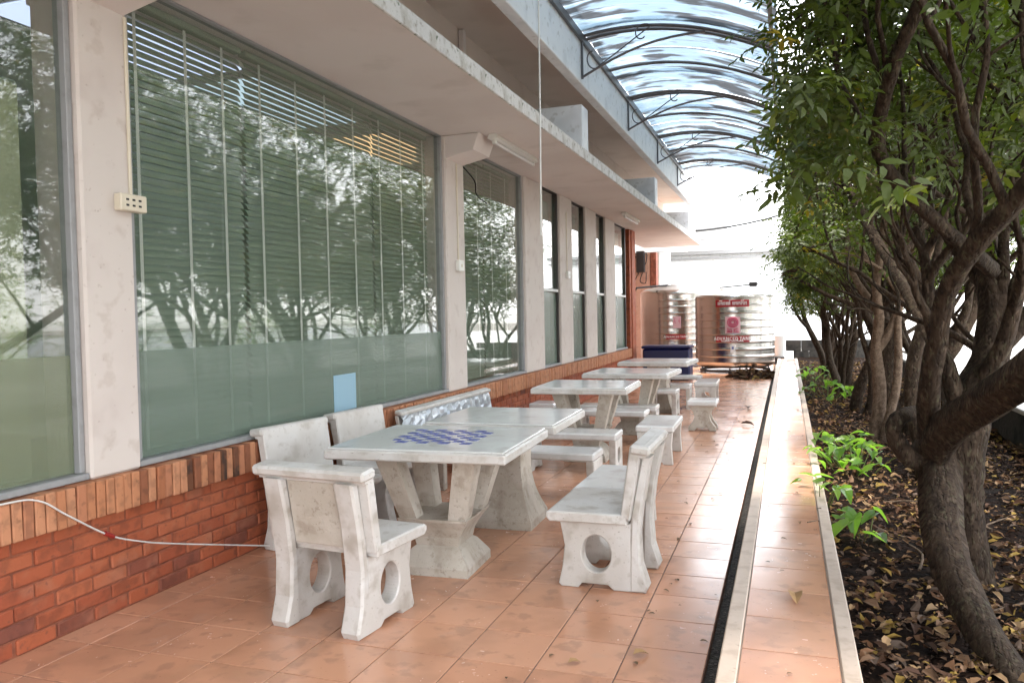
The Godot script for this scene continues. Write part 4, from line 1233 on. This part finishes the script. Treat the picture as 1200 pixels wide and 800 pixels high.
func tree(label: String, base: Vector3, sd: int, r: float, limbs: Array, hand: Array, leaves: int, low: float, pale: bool) -> void:
	var t := thing("gnarled_tree", label, "tree", base, 0, "gnarled trees in the planter")
	var rng := RandomNumberGenerator.new()
	rng.seed = sd
	var mb := MB.new()
	var fine := MB.new()
	var tips := []
	for h in hand:      # limbs laid by hand: points and radii
		var rr: Array = h[1]
		var sm := smooth_path(h[0], rr, 5)
		tube(mb, sm[0], sm[1], 16, 0.10, rng)
		if h.size() > 2:
			for k in h[2] + 1:
				var i := rng.randi_range(sm[0].size() / 3, sm[0].size() - 1)
				limb(mb, fine, sm[0][i], Vector3(rng.randf_range(-0.35, 0.7), rng.randf_range(0.55, 1.0), rng.randf_range(-0.7, 0.5)), sm[1][i] * 0.5, rng.randf_range(0.9, 1.5), 1, rng, tips)
	for l in limbs:
		limb(mb, fine, base + Vector3(l[0] * 0.3, -0.12, l[1] * 0.3), Vector3(l[0], l[2], l[1]), r * l[3], l[4], 0, rng, tips)
	for i in mb.v.size(): mb.v[i] -= base
	for i in fine.v.size(): fine.v[i] -= base
	obj("trunk", mb, M.bark_pale if pale else M.bark, t)
	obj("branches", fine, M.bark_pale if pale else M.bark, t)
	var pts := []
	var fn := FastNoiseLite.new()
	fn.seed = 12; fn.frequency = 0.55; fn.fractal_octaves = 2
	for tp in tips:
		if tp.y < low: continue
		if base.z < -5.0 and base.z > -12.5 and tp.y > 2.4 and tp.x < 0.9 and rng.randf() < 0.8: continue
		for k in 3: pts.append(tp + Vector3(rng.randfn(0, 0.13), rng.randfn(0, 0.10), rng.randfn(0, 0.13)))
	var tries := 0
	while pts.size() < leaves and tries < leaves * 8:
		tries += 1
		var x := rng.randf_range(0.05, 2.7)
		if rng.randf() < 0.35: x = rng.randf_range(0.0, 0.55)
		var p := Vector3(x, rng.randf_range(low, 5.0), base.z + rng.randf_range(-1.25, 1.25))
		if p.distance_to(Vector3(0, 1.434, 0)) < 2.0: continue
		var open := 0.02 + 0.16 * (1.0 - smoothstep(low, low + 1.2, p.y))
		if p.y < low + 0.5 + 0.5 * fn.get_noise_2d(p.z * 3.0, p.x * 3.0): open += 0.2
		if fn.get_noise_3dv(p * 2.2) < open: continue
		if base.z < -5.0 and base.z > -12.5 and p.y > 2.4 and p.x < 1.25: continue      # the row is open to the sky here
		if base.z > -10.0 and p.x > 0.45 and p.x < 1.7 and p.y < 3.3 and rng.randf() < 0.65: continue     # bare inside
		pts.append(p)
	crown(t, pts, rng, Vector3(0.066, 0.088, 0.015) * rng.randf_range(0.85, 1.15), 0.10)

func trees() -> void:
	make_sprays()
	var V := func(a: Array) -> Array:
		var r := []
		for p in a: r.append(Vector3(p[0], p[1], p[2]))
		return r
	var hand := [
		[V.call([[0.80, -0.05, -4.27], [0.75, 0.37, -4.25], [0.725, 0.666, -4.2], [0.795, 0.95, -4.2], [0.903, 1.184, -4.3], [0.964, 1.488, -4.5], [0.95, 1.85, -4.7], [1.0, 2.4, -4.9]]), [0.135, 0.118, 0.128, 0.095, 0.075, 0.065, 0.055, 0.04], 5],
		[V.call([[0.62, 0.73, -4.12], [0.656, 0.889, -3.9], [0.726, 1.037, -3.6], [0.80, 1.20, -3.2], [0.95, 1.5, -2.8]]), [0.085, 0.075, 0.07, 0.065, 0.05]],
		[V.call([[0.66, 0.72, -4.12], [0.615, 0.434, -3.7], [0.672, 0.24, -3.4], [0.76, 0.08, -3.13], [0.80, -0.02, -3.0]]), [0.09, 0.075, 0.062, 0.06, 0.06]],
		[V.call([[0.66, 0.70, -4.15], [0.52, 0.75, -4.02], [0.451, 0.864, -3.95], [0.482, 0.935, -4.0], [0.60, 0.93, -4.25]]), [0.06, 0.045, 0.036, 0.036, 0.03]],
		[V.call([[0.78, 0.70, -4.35], [0.878, 1.008, -5.2], [0.881, 1.229, -5.8], [0.758, 1.687, -6.5], [0.582, 2.159, -7.0], [0.443, 2.662, -7.5], [0.40, 3.1, -7.7]]), [0.05, 0.040, 0.038, 0.036, 0.036, 0.030, 0.02], 3],
		[V.call([[0.95, 1.60, -4.45], [0.80, 1.68, -4.15], [0.624, 1.794, -3.9], [0.401, 2.008, -3.7], [0.359, 2.168, -3.6], [0.399, 2.381, -3.4], [0.48, 2.60, -3.25], [0.5, 3.0, -3.2]]), [0.036, 0.032, 0.029, 0.027, 0.027, 0.026, 0.024, 0.018], 4],
		[V.call([[0.63, 0.72, -4.12], [0.589, 1.057, -3.9], [0.607, 1.286, -3.8], [0.629, 1.501, -3.7], [0.706, 1.69, -3.5], [0.82, 1.86, -3.3], [1.0, 2.2, -3.1]]), [0.055, 0.043, 0.040, 0.038, 0.038, 0.036, 0.028], 4],
		[V.call([[0.90, 1.20, -4.30], [1.15, 1.45, -4.4], [1.4, 1.75, -4.3], [1.6, 2.3, -4.2]]), [0.06, 0.042, 0.038, 0.03], 3]]
	tree("nearest gnarled tree, forked low with a limb arching to the soil", Vector3(0.78, 0.08, -4.25), 1, 0.05, [], hand, 3200, 1.95, false)
	tree("brown trunk cut by the right edge of the picture beside the nearest tree", Vector3(1.03, 0.08, -4.15), 2, 0.055, [[0.10, 0.12, 1.0, 1.0, 2.6]], [], 2900, 2.1, false)
	tree("thick leaning brown tree just behind the nearest forked tree", Vector3(1.05, 0.08, -6.9), 3, 0.07, [[-0.10, 0.05, 1.0, 1.0, 2.6], [0.05, -0.45, 1.0, 0.8, 2.5]], [], 2700, 1.95, false)
	tree("pale slender tree trunk growing close beside the kerb behind the glossy vine", Vector3(0.83, 0.08, -8.9), 4, 0.075, [[-0.06, 0.0, 1.0, 1.0, 2.5], [0.25, 0.25, 1.0, 0.6, 2.4]], [], 2700, 1.9, true)
	tree("broad twin trunk tree behind the pale slender trunk", Vector3(1.15, 0.08, -9.1), 5, 0.11, [[0.12, 0.15, 1.0, 1.0, 2.7], [-0.2, -0.1, 1.0, 0.8, 2.6], [0.35, -0.3, 1.0, 0.5, 2.2]], [], 2700, 1.9, false)
	var mid := [[1.25, -1.2, 14, 0.08, "tree of the row level with the camera"], [1.0, 1.7, 15, 0.08, "tree of the row just behind the camera"], [0.82, -11.2, 6, 0.085, "fourth tree from the camera in the kerbside row, leaning right"], [1.30, -11.8, 7, 0.08, "dark tree set back from the kerb in the middle of the row"], [0.80, -13.2, 8, 0.07, "slim many-stemmed tree in the middle of the kerbside row"], [0.95, -14.8, 9, 0.08, "dark forked tree beyond the middle of the row"], [0.75, -16.6, 10, 0.07, "slim dark tree second from the far end of the row"], [0.85, -18.6, 11, 0.07, "small leafy tree near the end of the kerb"], [1.05, -20.6, 12, 0.07, "last tree of the row beyond the large tank"]]
	for a in mid:
		var rr := RandomNumberGenerator.new()
		rr.seed = a[2] * 31
		var ls := [[rr.randf_range(-0.2, 0.0), rr.randf_range(-0.2, 0.2), 1.0, 1.0, 2.4], [rr.randf_range(0.2, 0.5), rr.randf_range(-0.3, 0.1), 1.0, 0.75, 2.4], [rr.randf_range(-0.2, 0.3), rr.randf_range(0.2, 0.5), 1.0, 0.6, 2.2]]
		tree(a[4], Vector3(a[0], 0.08, a[1]), a[2], a[3], ls, [], 2600, 1.7 if a[1] > -14.0 else 1.35, false)

	# glossy vines on the soil: each leaf a part
	var rng := RandomNumberGenerator.new()
	rng.seed = 61
	var heart := []
	for k in 3:
		var mb := MB.new()
		var out := [Vector2(0.0, 0.0), Vector2(-0.02, 0.035), Vector2(0.015, 0.055), Vector2(0.06, 0.052), Vector2(0.105, 0.028), Vector2(0.145, 0.0)]
		for s in [1.0, -1.0]:
			for i in out.size() - 1:
				var mids := Vector3(0.045, -0.006, 0)
				var f := func(p: Vector2) -> Vector3: return Vector3(p.x, absf(p.y) * (0.25 + 0.1 * k) - p.x * p.x * (2.0 + k), p.y * s)
				if s > 0: mb.tri(mids, f.call(out[i]), f.call(out[i + 1]))
				else: mb.tri(mids, f.call(out[i + 1]), f.call(out[i]))
		heart.append(mb.mesh())
	for a in [["bushy clump of glossy green vine beside the kerb", 0.50, -7.0, 64, 0.36, 0.75], ["small glossy vine with a few large leaves on the soil nearest the kerb", 0.40, -4.9, 9, 0.14, 1.0], ["glossy vine sprig trailing onto the kerb tiles", 0.20, -5.7, 10, 0.22, 0.8], ["low green ground plant among the far trunks", 0.55, -12.6, 30, 0.4, 0.9], ["low green ground plant near the end of the kerb", 0.6, -15.5, 30, 0.45, 0.9]]:
		var t := thing("glossy_vine", a[0], "plant", Vector3(a[1], 0.12, a[2]), 0, "green plants on the planter soil")
		for i in a[3]:
			var ang := rng.randf() * TAU
			var rd: float = a[4] * sqrt(rng.randf())
			var p := Vector3(cos(ang) * rd, rng.randf_range(0.06, 0.26) * (0.6 + a[4]), sin(ang) * rd * 1.5)
			if a[1] < 0.3: p.y = 0.12 + rng.randf_range(0.0, 0.06)
			var o := obj("leaf", heart[rng.randi() % 3], M.pothos[rng.randi() % 3], t)
			o.position = p
			o.rotation = Vector3(rng.randf_range(-0.4, 0.4), rng.randf() * TAU, rng.randf_range(-0.5, 0.35))
			o.scale = Vector3.ONE * rng.randf_range(0.6, 1.15) * a[5]
			var stp := smooth_path([Vector3(cos(ang) * rd * 0.4, -0.03, sin(ang) * rd * 0.4), p * Vector3(0.8, 0.8, 0.8), p], [0.004, 0.003, 0.0025], 3)
			if i % 2 == 0: obj("stem", tube(MB.new(), stp[0], stp[1], 4), M.stem, t)
	# twigs on the soil
	for i in 8:
		var p0 := Vector3(rng.randf_range(0.35, 1.3), 0.135, rng.randf_range(-3.0, -6.0))
		var d := Vector3(rng.randf_range(-1, 1), 0.03, rng.randf_range(-1, 1)).normalized() * rng.randf_range(0.2, 0.5)
		var pp := smooth_path([p0, p0 + d * 0.5 + Vector3(rng.randf_range(-0.04, 0.04), 0.02, 0.02), p0 + d], [0.008, 0.006, 0.004], 3)
		tag(obj("twig", tube(MB.new(), pp[0], pp[1], 5), M.bark_pale), "dry twig lying among the fallen leaves on the soil", "twig", "twigs on the soil")
	# garden across the courtyard
	var kinds := [["leafy green bush in the garden across the courtyard, nearest the right edge", 8.2, -7.5], ["yellow green bush across the courtyard behind the forked tree", 8.6, -11.0], ["tall green bush across the courtyard in the middle", 9.0, -15.5], ["round bush across the courtyard far down the garden", 9.0, -20.5], ["dense bush at the far corner of the courtyard", 8.5, -26.0], ["spreading bush across the courtyard near the camera", 8.5, -2.5]]
	for k in kinds.size():
		var a = kinds[k]
		var t := thing("garden_bush", a[0], "bush", Vector3(a[1], 0, a[2]), 0, "bushes across the courtyard")
		var mb := MB.new()
		for j in 6:
			var p0 := Vector3(rng.randf_range(-0.3, 0.3), 0, rng.randf_range(-0.3, 0.3))
			var p1 := p0 + Vector3(rng.randf_range(-0.8, 0.8), rng.randf_range(0.9, 1.6), rng.randf_range(-0.8, 0.8))
			tube(mb, [p0, p0.lerp(p1, 0.5) + Vector3(0.05, 0.1, 0), p1], [0.04, 0.03, 0.012], 6)
		obj("stems", mb, M.bark, t)
		var pts := []
		for i in 900:
			var u := Vector3(rng.randfn(0, 0.75), rng.randf_range(0.3, 2.0 + (k % 3) * 0.5), rng.randfn(0, 1.0))
			pts.append(t.position + u)
		crown(t, pts, rng, Vector3(0.11, 0.17, 0.03) if k % 2 else Vector3(0.06, 0.12, 0.03), 0.25 if k == 1 else 0.08)

# ---------------------------------------------------------------- scene
func _ready() -> void:
	var cam := Camera3D.new()
	cam.name = "camera"
	cam.fov = 46.37
	cam.near = 0.05
	cam.far = 400.0
	add_child(cam)
	cam.position = Vector3(0, 1.434, 0)
	var yaw := 0.33341; var pitch := -0.03309; var roll := -0.01984
	cam.basis = Basis(Vector3.UP, yaw) * Basis(Vector3.RIGHT, pitch) * Basis(Vector3.BACK, roll)
	cam.current = true
	var sky := ProceduralSkyMaterial.new()
	sky.sky_top_color = Color(0.93, 0.955, 1.0)
	sky.sky_horizon_color = Color(1.0, 0.995, 0.985)
	sky.sky_curve = 0.2
	sky.ground_bottom_color = Color(0.5, 0.48, 0.45)
	sky.ground_horizon_color = Color(0.8, 0.8, 0.78)
	sky.sky_energy_multiplier = 1.0
	var env := Environment.new()
	env.background_mode = Environment.BG_SKY
	env.sky = Sky.new()
	env.sky.sky_material = sky
	env.tonemap_mode = Environment.TONE_MAPPER_LINEAR
	env.tonemap_exposure = 7.6
	env.sdfgi_enabled = true
	env.ssao_enabled = true
	env.ssil_enabled = true
	var we := WorldEnvironment.new()
	we.name = "environment"
	we.environment = env
	add_child(we)
	var sun := DirectionalLight3D.new()
	sun.name = "sun"
	sun.light_energy = 0.5
	sun.light_angular_distance = 12.0
	sun.light_color = Color(1.0, 0.97, 0.93)
	sun.shadow_enabled = true
	sun.rotation_degrees = Vector3(-86, 80, 0)
	add_child(sun)
	make_materials()
	ground_works()
	building()
	canopy()
	furniture()
	fittings()
	far_things()
	trees()
